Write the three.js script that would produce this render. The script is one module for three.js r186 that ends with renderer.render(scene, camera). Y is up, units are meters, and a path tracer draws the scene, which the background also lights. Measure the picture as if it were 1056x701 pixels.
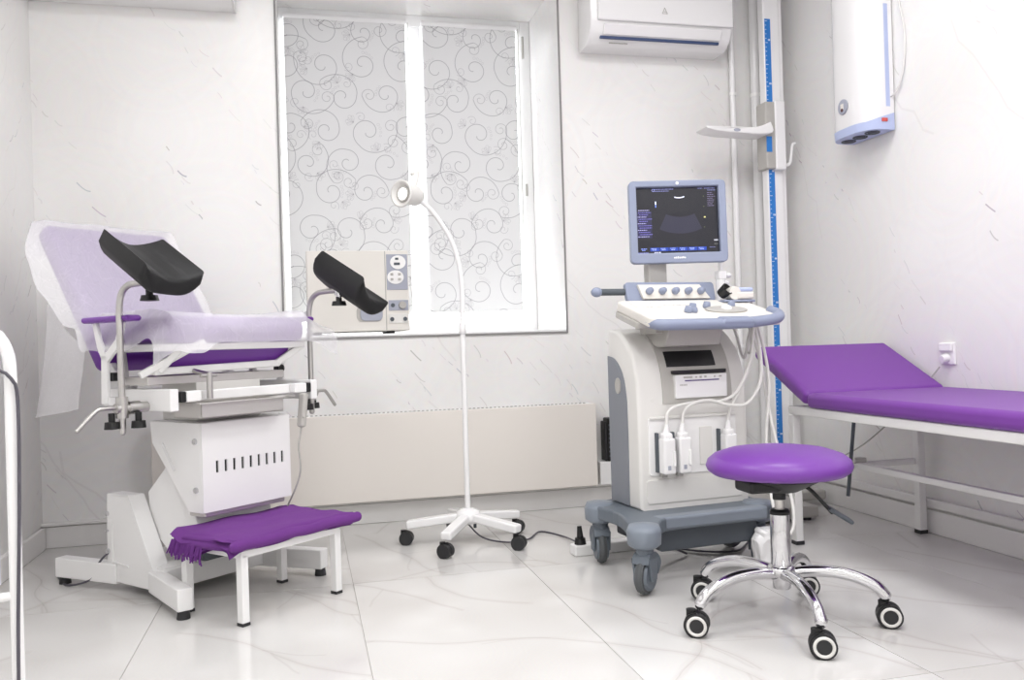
import * as THREE from 'three';
import { RoundedBoxGeometry } from 'three/addons/geometries/RoundedBoxGeometry.js';
import { mergeGeometries, toCreasedNormals } from 'three/addons/utils/BufferGeometryUtils.js';
import { RectAreaLightUniformsLib } from 'three/addons/lights/RectAreaLightUniformsLib.js';

// ---------------------------------------------------------------- camera, sky, light, exposure
const scene = new THREE.Scene();
const renderer = new THREE.WebGLRenderer({ antialias: true });
renderer.toneMapping = THREE.LinearToneMapping;
renderer.toneMappingExposure = 1.72;
renderer.shadowMap.enabled = true;
RectAreaLightUniformsLib.init();

const EYE = 0.755, FOCAL = 880;
const camera = new THREE.PerspectiveCamera(2 * Math.atan(350.5 / FOCAL) * 180 / Math.PI, 1056 / 701, 0.05, 60);
{
  const yaw = Math.atan(215 / 880), roll = Math.atan(0.030), pitch = Math.atan(3 / FOCAL);
  camera.position.set(0, EYE, 0);
  camera.rotation.set(pitch, -yaw, -roll, 'YXZ');
}
scene.add(camera);

scene.background = new THREE.Color(0.95, 0.97, 1.0);
scene.backgroundIntensity = 7.0;

const CEIL = 2.62, BACK = -3.72, LEFT = -1.02, RIGHT = 2.265, FRONT = 1.7;
// ceiling panels: [x, z]; the front-wall pair is added to fill the lower walls
const PANELS = [[-0.1, -2.1], [1.35, -2.1], [-0.1, -0.75], [1.35, -0.75], [-0.1, 0.75], [1.35, 0.75]];
const PANEL_POWER = 7.0;

// ---------------------------------------------------------------- helpers
let seed = 7;
const rnd = () => { seed = (seed * 1664525 + 1013904223) >>> 0; return seed / 4294967296; };
const rr = (a, b) => a + (b - a) * rnd();
const V = (x, y, z) => new THREE.Vector3(x, y, z);
const used = new Map();
function numbered(n) { const k = used.get(n) ?? 0; used.set(n, k + 1); return k ? `${n}_${String(k).padStart(3, '0')}` : n; }
function prep(g) {
  let o = g.index ? g.toNonIndexed() : g;
  for (const k of Object.keys(o.attributes)) if (!['position', 'normal', 'uv'].includes(k)) o.deleteAttribute(k);
  if (!o.attributes.normal) o.computeVertexNormals();
  if (!o.attributes.uv) o.setAttribute('uv', new THREE.BufferAttribute(new Float32Array(o.attributes.position.count * 2), 2));
  o.clearGroups();
  return o;
}
function join(gs) { gs = [].concat(gs); return gs.length === 1 ? prep(gs[0]) : mergeGeometries(gs.map(prep)); }
function mesh(name, gs, mat, parent) {
  const m = new THREE.Mesh(join(gs), mat);
  m.name = parent && parent !== scene ? name : numbered(name);
  m.castShadow = m.receiveShadow = true;
  (parent ?? scene).add(m);
  return m;
}
function tag(o, label, category, group) { o.userData = { label, category }; if (group) o.userData.group = group; return o; }
function thing(name, label, category, [x, y, z] = [0, 0, 0], deg = 0, group) {
  const o = new THREE.Group(); o.name = numbered(name); o.position.set(x, y, z); o.rotation.y = deg * Math.PI / 180;
  scene.add(o); return tag(o, label, category, group);
}
function struct(name, gs, mat, label) { const m = mesh(name, gs, mat); m.userData = { kind: 'structure', label }; return m; }
// geometries
function box(x0, x1, y0, y1, z0, z1, r = 0.004) {
  const w = x1 - x0, h = y1 - y0, d = z1 - z0, rad = Math.min(r, w / 2.01, h / 2.01, d / 2.01);
  const g = rad > 0.0004 ? new RoundedBoxGeometry(w, h, d, 2, rad) : new THREE.BoxGeometry(w, h, d);
  g.translate((x0 + x1) / 2, (y0 + y1) / 2, (z0 + z1) / 2); return g;
}
const plain = (x0, x1, y0, y1, z0, z1) => box(x0, x1, y0, y1, z0, z1, 0);
function rod(a, b, r, r2 = r, n = 18) {
  a = V(...a); b = V(...b); const d = b.clone().sub(a), L = d.length();
  const g = new THREE.CylinderGeometry(r2, r, L, n);
  g.applyQuaternion(new THREE.Quaternion().setFromUnitVectors(V(0, 1, 0), d.normalize()));
  g.translate((a.x + b.x) / 2, (a.y + b.y) / 2, (a.z + b.z) / 2); return g;
}
function beam(a, b, w, h, r = 0.003, up = V(0, 1, 0)) {       // rectangular bar, h along up
  a = V(...a); b = V(...b); const d = b.clone().sub(a), L = d.length(); d.normalize();
  const sx = up.clone().cross(d).normalize(), uy = d.clone().cross(sx).normalize();
  const g = new RoundedBoxGeometry(w, h, L, 1, Math.min(r, w / 2.1, h / 2.1));
  g.applyMatrix4(new THREE.Matrix4().makeBasis(sx, uy, d)); g.translate((a.x + b.x) / 2, (a.y + b.y) / 2, (a.z + b.z) / 2); return g;
}
function tube(pts, r, seg = 0, n = 10, tension = 0.5) {
  const c = new THREE.CatmullRomCurve3(pts.map((p) => V(...p)), false, 'catmullrom', tension);
  const g = new THREE.TubeGeometry(c, seg || pts.length * 8, r, n, false);
  const caps = [[0, pts[0]], [1, pts[pts.length - 1]]].map(([, p]) => new THREE.SphereGeometry(r, n, 6).translate(...p));
  return join([g, ...caps]);
}
function lathe(pts, n = 40) { return new THREE.LatheGeometry(pts.map(([r, y]) => new THREE.Vector2(r, y)), n); }
function ball(x, y, z, r, sx = 1, sy = 1, sz = 1) { return new THREE.SphereGeometry(r, 20, 14).scale(sx, sy, sz).translate(x, y, z); }
function poly(pts, holes = []) {
  const s = new THREE.Shape(pts.map(([a, b]) => new THREE.Vector2(a, b)));
  for (const h of holes) s.holes.push(new THREE.Path(h.map(([a, b]) => new THREE.Vector2(a, b))));
  return s;
}
function slab(shape, d, bevel = 0, seg = 12) {
  return new THREE.ExtrudeGeometry(shape, { depth: d - 2 * bevel, bevelEnabled: bevel > 0, bevelThickness: bevel, bevelSize: bevel, bevelOffset: -bevel, bevelSegments: 3, curveSegments: seg }).translate(0, 0, bevel);
}
// a (z, y) profile swept along x from x0 to x1
function profX(pts, x0, x1, bevel = 0.003) {
  return slab(poly(pts.map(([z, y]) => [-z, y]).reverse()), x1 - x0, bevel).rotateY(Math.PI / 2).translate(x0, 0, 0);
}
function flat(pts, y0, y1, bevel = 0.003) {                    // an (x, z) outline lifted from y0 to y1
  return slab(poly(pts.map(([x, z]) => [x, -z]).reverse()), y1 - y0, bevel).rotateX(-Math.PI / 2).translate(0, y0, 0);
}
function roundRect(w, h, r) {
  const s = new THREE.Shape(), x = -w / 2, y = -h / 2;
  s.moveTo(x + r, y); s.lineTo(x + w - r, y); s.quadraticCurveTo(x + w, y, x + w, y + r); s.lineTo(x + w, y + h - r); s.quadraticCurveTo(x + w, y + h, x + w - r, y + h);
  s.lineTo(x + r, y + h); s.quadraticCurveTo(x, y + h, x, y + h - r); s.lineTo(x, y + r); s.quadraticCurveTo(x, y, x + r, y); return s;
}
function smooth(pts, n = 6) {                                  // 2-D smooth line through points
  return new THREE.SplineCurve(pts.map(([a, b]) => new THREE.Vector2(a, b))).getPoints(pts.length * n).map((p) => [p.x, p.y]);
}
function grid(nu, nv, f) {
  const p = [], uv = [], ix = [];
  for (let j = 0; j <= nv; j++) for (let i = 0; i <= nu; i++) { p.push(...f(i / nu, j / nv)); uv.push(i / nu, j / nv); }
  for (let j = 0; j < nv; j++) for (let i = 0; i < nu; i++) { const a = j * (nu + 1) + i, b = a + 1, c = a + nu + 1, d = c + 1; ix.push(a, c, b, b, c, d); }
  const g = new THREE.BufferGeometry(); g.setAttribute('position', new THREE.Float32BufferAttribute(p, 3)); g.setAttribute('uv', new THREE.Float32BufferAttribute(uv, 2)); g.setIndex(ix); g.computeVertexNormals(); return g;
}
function thick(g, t) {                                         // closed shell of thickness t from an open sheet
  const a = g.toNonIndexed(), b = a.clone(), P = b.attributes.position, N = b.attributes.normal;
  for (let i = 0; i < P.count; i++) P.setXYZ(i, P.getX(i) - N.getX(i) * t, P.getY(i) - N.getY(i) * t, P.getZ(i) - N.getZ(i) * t);
  for (const k of ['position', 'normal', 'uv']) { const A = b.attributes[k], s = A.itemSize; for (let i = 0; i < A.count; i += 3) for (let c = 0; c < s; c++) { const v = A.array[(i + 1) * s + c]; A.array[(i + 1) * s + c] = A.array[(i + 2) * s + c]; A.array[(i + 2) * s + c] = v; } }
  const nm = b.attributes.normal; for (let i = 0; i < nm.array.length; i++) nm.array[i] *= -1;
  return join([a, b]);
}
function metricUV(g, s = 1, ox = 0, oy = 0) {                  // uv in metres from the face direction
  g = prep(g); const P = g.attributes.position, N = g.attributes.normal, U = g.attributes.uv;
  for (let i = 0; i < P.count; i++) {
    const ax = Math.abs(N.getX(i)), ay = Math.abs(N.getY(i)), az = Math.abs(N.getZ(i)); let u, v;
    if (ax > ay && ax > az) { u = P.getZ(i); v = P.getY(i); } else if (ay > az) { u = P.getX(i); v = P.getZ(i); } else { u = P.getX(i); v = P.getY(i); }
    U.setXY(i, u / s + ox, v / s + oy);
  }
  return g;
}

// ---------------------------------------------------------------- textures
function canvas(w, h, draw, repeat = true, color = true) {
  const c = document.createElement('canvas'); c.width = w; c.height = h; draw(c.getContext('2d'), w, h);
  const t = new THREE.CanvasTexture(c); if (color) t.colorSpace = THREE.SRGBColorSpace;
  t.wrapS = t.wrapT = repeat ? THREE.RepeatWrapping : THREE.ClampToEdgeWrapping; t.magFilter = THREE.LinearFilter; return t;
}
function blotches(g, w, h, n, col, a, r0, r1) {
  for (let i = 0; i < n; i++) {
    const x = rr(0, w), y = rr(0, h), r = rr(r0, r1);
    for (const dx of [-w, 0, w]) for (const dy of [-h, 0, h]) {
      if (x + dx + r < 0 || x + dx - r > w || y + dy + r < 0 || y + dy - r > h) continue;
      const q = g.createRadialGradient(x + dx, y + dy, 0, x + dx, y + dy, r); q.addColorStop(0, `rgba(${col},${a})`); q.addColorStop(1, `rgba(${col},0)`);
      g.fillStyle = q; g.fillRect(x + dx - r, y + dy - r, 2 * r, 2 * r);
    }
  }
}
const wallTex = canvas(2048, 2048, (g, w, h) => {                 // 3 m of polished pale marble panel with flecked veins
  g.fillStyle = '#f4f3f1'; g.fillRect(0, 0, w, h);
  blotches(g, w, h, 60, '232,229,227', 0.35, 120, 380); blotches(g, w, h, 40, '248,247,246', 0.5, 120, 320);
  for (let i = 0; i < 64; i++) {                                   // clusters of short diagonal flecks
    let x = rr(0, w), y = rr(0, h); const n = 3 + rnd() * 7 | 0, dark = rnd();
    for (let k = 0; k < n; k++) {
      const L = rr(8, 46), a = rr(0.6, 1.15);
      g.strokeStyle = `rgba(${120 + 40 * rnd() | 0},${112 + 38 * rnd() | 0},${118 + 40 * rnd() | 0},${(0.1 + 0.46 * dark * rnd()).toFixed(2)})`; g.lineWidth = rr(0.8, 3.4);
      g.beginPath(); g.moveTo(x, y); g.quadraticCurveTo(x + L * 0.4 + rr(-5, 5), y + L * 0.5 + rr(-5, 5), x + L * Math.cos(a), y + L * Math.sin(a)); g.stroke();
      x += rr(5, 42); y += rr(14, 70);
    }
  }
  for (let i = 0; i < 16; i++) {                                   // long faint veins
    let x = rr(0, w), y = rr(0, h); g.strokeStyle = 'rgba(176,168,168,0.10)'; g.lineWidth = rr(2, 6);
    g.beginPath(); g.moveTo(x, y); for (let k = 0; k < 9; k++) { x += rr(5, 50); y += rr(15, 60); g.lineTo(x, y); } g.stroke();
  }
});
function floorTex() {
  return canvas(512, 1024, (g, w, h) => {
    g.fillStyle = '#d9d7d4'; g.fillRect(0, 0, w, h);
    blotches(g, w, h, 26, '208,204,201', 0.34, 60, 220); blotches(g, w, h, 16, '231,230,228', 0.5, 60, 200);
    for (let i = 0; i < 5; i++) {
      let x = rr(-60, w * 0.8), y = rr(-80, h * 0.9), a = rr(0.35, 1.25) * (rnd() < 0.75 ? 1 : -1), da = 0;
      const pts = [[x, y]]; for (let k = 0; k < 22; k++) { da = da * 0.6 + rr(-0.13, 0.13); a += da; x += Math.cos(a) * 30; y += Math.sin(a) * 30; pts.push([x, y]); }
      const line = (p, c, lw) => { g.strokeStyle = c; g.lineWidth = lw; g.lineJoin = g.lineCap = 'round'; g.beginPath(); g.moveTo(...p[0]); for (let k = 1; k < p.length - 1; k++) g.quadraticCurveTo(p[k][0], p[k][1], (p[k][0] + p[k + 1][0]) / 2, (p[k][1] + p[k + 1][1]) / 2); g.stroke(); };
      for (const [lw, al] of [[38, 0.022], [24, 0.032], [12, 0.042], [5, 0.055]]) line(pts.map(([u, v]) => [u + rr(-3, 3), v + rr(-3, 3)]), `rgba(146,138,132,${al})`, lw * rr(0.7, 1.1));
      line(pts, 'rgba(140,132,126,0.15)', 1.6);
      for (let b = 0; b < 2; b++) { const q = pts[2 + (rnd() * 16 | 0)]; let bx = q[0], by = q[1], ba = a + rr(-0.9, 0.9); const p = [[bx, by]]; for (let k = 0; k < 8; k++) { ba += rr(-0.2, 0.2); bx += Math.cos(ba) * 20; by += Math.sin(ba) * 20; p.push([bx, by]); } line(p, 'rgba(150,142,136,0.07)', 7); line(p, 'rgba(150,142,136,0.10)', 1.4); }
    }
  }, false);
}
const blindTex = canvas(1024, 2048, (g, w, h) => {                // printed scrolls: 0.55 m by 1.1 m
  g.fillStyle = '#e6e6e6'; g.fillRect(0, 0, w, h); g.lineCap = 'round';
  const ink = (a, l) => { g.strokeStyle = `rgba(128,126,132,${a})`; g.lineWidth = l; };
  function spiral(x, y, r, a0, dir, turns, lw, al) {
    ink(al, lw); g.beginPath();
    for (let k = 0; k <= 60; k++) { const t = k / 60, a = a0 + dir * t * turns * 2 * Math.PI, q = r * (1 - 0.78 * t); const X = x + q * Math.cos(a), Y = y + q * Math.sin(a); k ? g.lineTo(X, Y) : g.moveTo(X, Y); } g.stroke();
  }
  function leaf(x, y, a, L, al) {
    ink(al, 2.6); const c = Math.cos(a), s = Math.sin(a), W = L * 0.28; g.beginPath(); g.moveTo(x, y);
    g.bezierCurveTo(x + c * L * 0.5 - s * W, y + s * L * 0.5 + c * W, x + c * L - s * W, y + s * L + c * W, x + c * L, y + s * L);
    g.bezierCurveTo(x + c * L + s * W, y + s * L - c * W, x + c * L * 0.5 + s * W, y + s * L * 0.5 - c * W, x, y); g.stroke();
  }
  // scrolls on a jittered lattice, wrapped at the edges
  for (let row = 0; row < 7; row++) for (let col = 0; col < 3; col++) {
    const d = rnd() < 0.5 ? 1 : -1, x = (col + (row % 2 ? 0.5 : 0) + rr(-0.12, 0.12)) * w / 3, y = (row + 0.5 + rr(-0.12, 0.12)) * h / 7, a = rr(0, 6.28), R = rr(105, 150), q = rr(0, 6.28);
    for (const ox of [-w, 0, w]) for (const oy of [-h, 0, h]) {
      const X = x + ox, Y = y + oy; if (X < -560 || X > w + 560 || Y < -560 || Y > h + 560) continue;
      // main scroll opening outwards into a long stem
      ink(0.5, 5.5); g.beginPath();
      let ex = 0, ey = 0, ea = 0;
      for (let k = 0; k <= 90; k++) { const t = k / 90, th = a + d * t * 9.2, r = R * (0.16 + 0.84 * Math.min(1, t * 1.35)) * (t > 0.74 ? 1 + (t - 0.74) * 3.4 : 1); ex = X + r * Math.cos(th); ey = Y + r * Math.sin(th); ea = th + d * 1.5; k ? g.lineTo(ex, ey) : g.moveTo(ex, ey); } g.stroke();
      spiral(ex + 62 * Math.cos(ea + 1.6 * d), ey + 62 * Math.sin(ea + 1.6 * d), 64, ea - 1.5 * d, d, 1.3, 4.5, 0.42);
      const bx = X + R * 1.02 * Math.cos(q), by = Y + R * 1.02 * Math.sin(q);
      for (let k = 0; k < 5; k++) leaf(bx, by, q - 0.9 + k * 0.42, 62 + 12 * (k % 2), 0.32);
      spiral(bx + 80 * Math.cos(q + 1.9), by + 80 * Math.sin(q + 1.9), 46, q, -d, 1.2, 3.6, 0.38);
      for (let k = 0; k < 4; k++) { ink(0.28, 2.6); g.beginPath(); g.arc(X + Math.cos(a + 3 + k * 0.3) * R * 0.8, Y + Math.sin(a + 3 + k * 0.3) * R * 0.8, 12 - k, 0, 7); g.stroke(); }
    }
  }
});
const screenTex = canvas(1024, 832, (g, w, h) => {
  g.fillStyle = '#12121c'; g.fillRect(0, 0, w, h);
  g.fillStyle = 'rgba(54,52,76,0.6)'; g.beginPath(); g.arc(w * 0.54, h * -0.05, h * 0.75, 0.36 * Math.PI, 0.64 * Math.PI); g.arc(w * 0.54, h * -0.05, h * 0.5, 0.64 * Math.PI, 0.36 * Math.PI, true); g.fill();
  g.strokeStyle = '#e8e8ff'; g.lineWidth = 14; g.beginPath(); g.arc(w * 0.53, h * -0.06, h * 0.22, 0.38 * Math.PI, 0.6 * Math.PI); g.stroke();
  g.fillStyle = '#dfe4ff'; g.fillRect(w * 0.237, h * 0.21, 16, 40); g.fillStyle = '#7f9dff'; g.fillRect(w * 0.24, h * 0.26, 10, 34);
  const bar = (x, y, L, t, c) => { g.fillStyle = c; let q = x; while (q < x + L) { const s = rr(6, 26); g.fillRect(q, y, Math.min(s, x + L - q), t); q += s + 5; } };
  for (const [x, y, L] of [[0.23, 0.022, 0.24], [0.23, 0.05, 0.18], [0.76, 0.02, 0.06], [0.84, 0.02, 0.13], [0.88, 0.05, 0.1]]) bar(x * w, y * h, L * w, 9, '#7d7fb8');
  g.strokeStyle = '#aab0ff'; g.lineWidth = 4; g.beginPath(); g.arc(w * 0.22, h * 0.04, 15, 0, 7); g.stroke();
  for (let k = 0; k < 8; k++) bar(w * 0.875, h * (0.09 + k * 0.028), w * rr(0.06, 0.11), 7, '#7c6f96');
  g.fillStyle = 'rgba(70,64,140,0.35)'; g.fillRect(0, h * 0.36, w * 0.19, h * 0.4);
  for (let k = 0; k < 13; k++) bar(w * (k === 0 ? 0.03 : 0.02 + 0.01 * (k % 3)), h * (0.335 + k * 0.033), w * rr(0.1, 0.165), 8, k % 3 ? '#7a72c8' : '#b9b4e6');
  for (let k = 0; k < 4; k++) { g.fillStyle = k === 2 ? '#e6dc8a' : '#6d744a'; g.fillRect(w * 0.825, h * (0.14 + k * 0.155), k === 2 ? 22 : 9, k === 2 ? 16 : 8); }
  for (let k = 0; k < 6; k++) { g.fillStyle = '#1d3ea0'; g.fillRect(w * (0.16 + k * 0.115), h * 0.905, w * 0.108, 44); bar(w * (0.175 + k * 0.115), h * 0.915, w * 0.06, 8, '#a9b6f2'); bar(w * (0.185 + k * 0.115), h * 0.935, w * 0.05, 8, '#a9b6f2'); }
  bar(w * 0.05, h * 0.915, w * 0.07, 9, '#8aa2ff'); bar(w * 0.06, h * 0.935, w * 0.04, 9, '#8aa2ff'); bar(w * 0.01, h * 0.975, w * 0.13, 9, '#9296d8'); bar(w * 0.21, h * 0.97, w * 0.08, 12, '#d8d8f0');
  bar(w * 0.94, h * 0.8, w * 0.05, 16, '#d9d9e6'); bar(w * 0.94, h * 0.86, w * 0.04, 9, '#777'); bar(w * 0.88, h * 0.91, w * 0.07, 8, '#777ab0');
}, false);
const noiseTex = (n, lo, hi) => canvas(n, n, (g) => { const d = g.createImageData(n, n); for (let i = 0; i < n * n; i++) { const v = lo + (hi - lo) * rnd() | 0; d.data.set([v, v, v, 255], i * 4); } g.putImageData(d, 0, 0); }, true, false);
const terryTex = noiseTex(256, 30, 255); terryTex.repeat.set(9, 9);
const fleeceTex = canvas(512, 512, (g, w, h) => { g.fillStyle = '#b4b4b4'; g.fillRect(0, 0, w, h); for (let i = 0; i < 2600; i++) { g.strokeStyle = `rgba(${rnd() < 0.5 ? '255,255,255' : '120,120,120'},0.16)`; g.lineWidth = rr(0.6, 2); const x = rr(0, w), y = rr(0, h), a = rr(0, 7), L = rr(8, 40); g.beginPath(); g.moveTo(x, y); g.lineTo(x + L * Math.cos(a), y + L * Math.sin(a)); g.stroke(); } }, true, false);

// ---------------------------------------------------------------- materials
const std = (color, roughness = 0.5, o = {}) => new THREE.MeshStandardMaterial({ color, roughness, ...o });
const phy = (o) => new THREE.MeshPhysicalMaterial(o);
const M = {
  wall: std('#ffffff', 0.32, { map: wallTex }),
  plaster: std('#f6f5f3', 0.85),
  skirting: std('#f2f0ee', 0.35),
  white: std('#f6f5f4', 0.42), whiteGloss: phy({ color: '#f5f4f4', roughness: 0.22, clearcoat: 0.4 }), whiteMetal: std('#f2f1ef', 0.35),
  cream: std('#efe9e2', 0.45), creamPlastic: std('#e7e3dc', 0.45), offWhite: std('#e6e4e0', 0.5), greyPlastic: std('#b9b6b1', 0.45),
  grout: std('#c9c5c0', 0.9),
  pvc: phy({ color: '#fafafa', roughness: 0.3 }),
  black: std('#141415', 0.5), blackFoam: std('#111113', 0.6), rubber: std('#2a2a2c', 0.6), darkGrey: std('#50565d', 0.5), dark: std('#0d0d10', 0.35),
  base: std('#6a727b', 0.45), bluegrey: std('#8e96ad', 0.4), sidegrey: std('#858991', 0.45), tyre: std('#55585a', 0.6),
  chrome: std('#dcdcde', 0.1, { metalness: 1 }), steel: std('#c6c4c1', 0.3, { metalness: 1 }), satin: std('#d6d3cf', 0.35, { metalness: 0.6 }),
  vinyl: phy({ color: '#74379f', roughness: 0.38, clearcoat: 0.15, clearcoatRoughness: 0.4 }),
  vinylBed: phy({ color: '#793e9d', roughness: 0.45 }),
  towel: phy({ color: '#7c3c98', roughness: 0.95, bumpMap: terryTex, bumpScale: 0.0015, sheen: 0.4, sheenColor: new THREE.Color('#b070c8'), sheenRoughness: 0.6 }),
  sheet: phy({ color: '#f4f2f6', roughness: 0.9, transparent: true, opacity: 0.68, side: THREE.DoubleSide, alphaMap: fleeceTex }),
  lavender: std('#a3aede', 0.4), paleBlue: std('#b9c4e6', 0.4), blue: std('#2f7fd0', 0.45), marking: std('#f4f7fb', 0.5), red: std('#d2574f', 0.5),
  cable: std('#e9e7e4', 0.5), darkCable: std('#56535c', 0.5), panelGrey: std('#a9acba', 0.45),
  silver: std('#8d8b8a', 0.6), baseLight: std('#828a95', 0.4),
};

// ---------------------------------------------------------------- the room
const floor = struct('floor', plain(LEFT - 0.2, RIGHT + 0.2, -0.2, -0.003, BACK - 0.9, FRONT + 0.2), M.grout, 'pale marble tiled floor with fine joints');
{
  const xs = [LEFT, -0.437, 0.132, 0.711, 1.325, 1.925, RIGHT], zs = [BACK, -2.78, -1.617, -0.452, 0.712, FRONT];
  const mats = Array.from({ length: 5 }, () => std('#ffffff', 0.13, { map: floorTex() }));
  let n = 0;
  for (let i = 0; i < xs.length - 1; i++) for (let j = 0; j < zs.length - 1; j++) {
    const g = plain(xs[i] + 0.001, xs[i + 1] - 0.001, -0.012, 0, zs[j] + 0.001, zs[j + 1] - 0.001);
    const P = g.attributes.position, U = g.attributes.uv, f = n % 2;
    for (let k = 0; k < P.count; k++) { const u = (P.getX(k) - xs[i]) / 0.6, v = (P.getZ(k) - zs[j]) / 1.18; U.setXY(k, f ? 1 - u : u, f ? v : 1 - v); }
    mesh('tile', g, mats[(i * 2 + j * 3 + (i * j) % 2) % 5], floor); n++;
  }
}
// back wall with the deep window niche
const NX0 = -0.075, NX1 = 1.165, NY0 = 0.8, NY1 = 2.39, NZ = -4.2;
struct('wall_back', [
  plain(LEFT - 0.2, NX0, 0, CEIL, BACK - 0.62, BACK), plain(NX1, RIGHT + 0.2, 0, CEIL, BACK - 0.62, BACK),
  plain(NX0, NX1, 0, NY0, BACK - 0.62, BACK), plain(NX0, NX1, NY1, CEIL, BACK - 0.62, BACK),
].map((g) => metricUV(g, 3, 0.13, 0.2)), M.wall, 'pale veined marble wall around the window niche');
struct('wall_left', metricUV(plain(LEFT - 0.2, LEFT, 0, CEIL, BACK, FRONT), 3, 0.5, 0.1), M.wall, 'pale marble wall beside the examination chair');
struct('wall_right', metricUV(plain(RIGHT, RIGHT + 0.2, 0, CEIL, BACK, FRONT), 3, 0.35, 0.72), M.wall, 'pale marble wall beside the purple couch');
struct('wall_front', metricUV(plain(LEFT - 0.2, RIGHT + 0.2, 0, CEIL, FRONT, FRONT + 0.2), 3), M.plaster, 'plain white wall facing the window');
struct('ceiling', plain(LEFT - 0.2, RIGHT + 0.2, CEIL, CEIL + 0.2, BACK - 0.62, FRONT + 0.2), M.plaster, 'plain white ceiling');
struct('baseboard_back', [box(LEFT, RIGHT, 0, 0.085, BACK, BACK + 0.018), box(LEFT, RIGHT, 0.088, 0.102, BACK, BACK + 0.03)], M.skirting, 'white tiled skirting with ledge under the window wall');
struct('baseboard_left', box(LEFT, LEFT + 0.018, 0, 0.085, BACK + 0.03, FRONT), M.skirting, 'white skirting of the side wall by the chair');
struct('baseboard_right', [box(RIGHT - 0.016, RIGHT, 0, 0.088, BACK + 0.03, FRONT), box(RIGHT - 0.024, RIGHT, 0.098, 0.13, BACK + 0.03, FRONT)], M.skirting, 'white skirting with cable duct behind the purple couch');
struct('trim_1', [box(NX0 - 0.008, NX0, NY0 - 0.008, NY1 + 0.008, BACK, BACK + 0.006, 0.001), box(NX1, NX1 + 0.008, NY0 - 0.008, NY1 + 0.008, BACK, BACK + 0.006, 0.001), box(NX0, NX1, NY0 - 0.008, NY0, BACK, BACK + 0.006, 0.001), box(NX0, NX1, NY1, NY1 + 0.008, BACK, BACK + 0.006, 0.001)], M.silver, 'thin silver edging round the window niche');
struct('trim_2', box(1.285, RIGHT, 0.102, 0.205, BACK, BACK + 0.07), M.white, 'low white ledge along the wall behind the ultrasound machine');
{
  const w = struct('window_1', [
    box(NX0, NX0 + 0.05, NY0, NY1, NZ - 0.07, NZ), box(NX1 - 0.05, NX1, NY0, NY1, NZ - 0.07, NZ), box(NX0 + 0.05, NX1 - 0.05, NY0, NY0 + 0.06, NZ - 0.07, NZ), box(NX0 + 0.05, NX1 - 0.05, NY1 - 0.06, NY1, NZ - 0.07, NZ), box(0.535, 0.605, NY0 + 0.06, NY1 - 0.06, NZ - 0.07, NZ),
  ], M.pvc, 'white framed double window in a deep niche');
  const glass = phy({ color: '#ffffff', roughness: 0.02, transmission: 1, thickness: 0, ior: 1.45 });
  mesh('pane', plain(NX0 + 0.05, 0.535, NY0 + 0.06, NY1 - 0.06, NZ - 0.045, NZ - 0.041), glass, w);
  mesh('pane', plain(0.605, NX1 - 0.05, NY0 + 0.06, NY1 - 0.06, NZ - 0.045, NZ - 0.041), glass, w);
  mesh('window_sill', box(NX0, NX1, NY0 - 0.0, NY0 + 0.012, NZ, BACK + 0.004), M.pvc, w);
  mesh('sash', [box(0.605, 0.625, NY0 + 0.06, NY1 - 0.06, NZ, NZ + 0.012), box(NX1 - 0.075, NX1 - 0.05, NY0 + 0.06, NY1 - 0.06, NZ, NZ + 0.012)], M.pvc, w);
  mesh('hinge', [rod([NX1 - 0.04, 2.2, NZ + 0.008], [NX1 - 0.04, 2.31, NZ + 0.008], 0.006), rod([NX1 - 0.04, 1.5, NZ + 0.008], [NX1 - 0.04, 1.56, NZ + 0.008], 0.006)], M.greyPlastic, w);
}
// ceiling lights: glowing panels, each with its own area light
PANELS.forEach(([x, z], i) => {
  const t = thing('ceiling_light', `square white ceiling light panel ${['above the purple towel step', 'above the rolling stool', 'above the tubular screen', 'above the foot of the couch', 'added as fill by the plain front wall on the screen side', 'added as fill by the plain front wall on the couch side'][i]}`, 'light', [x, CEIL, z], 0, 'ceiling light panels');
  mesh('housing', [box(-0.31, 0.31, -0.03, 0, -0.31, -0.29), box(-0.31, 0.31, -0.03, 0, 0.29, 0.31), box(-0.31, -0.29, -0.03, 0, -0.29, 0.29), box(0.29, 0.31, -0.03, 0, -0.29, 0.29)], M.white, t);
  mesh('diffuser', plain(-0.29, 0.29, -0.018, -0.012, -0.29, 0.29), std('#ffffff', 0.5, { emissive: '#ffffff', emissiveIntensity: 1.5 }), t);
  const l = new THREE.RectAreaLight(new THREE.Color(0.985, 0.99, 1.0), PANEL_POWER, 0.56, 0.56);
  l.position.set(0, -0.022, 0); l.rotation.x = -Math.PI / 2; l.castShadow = true; t.add(l);
});

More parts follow.
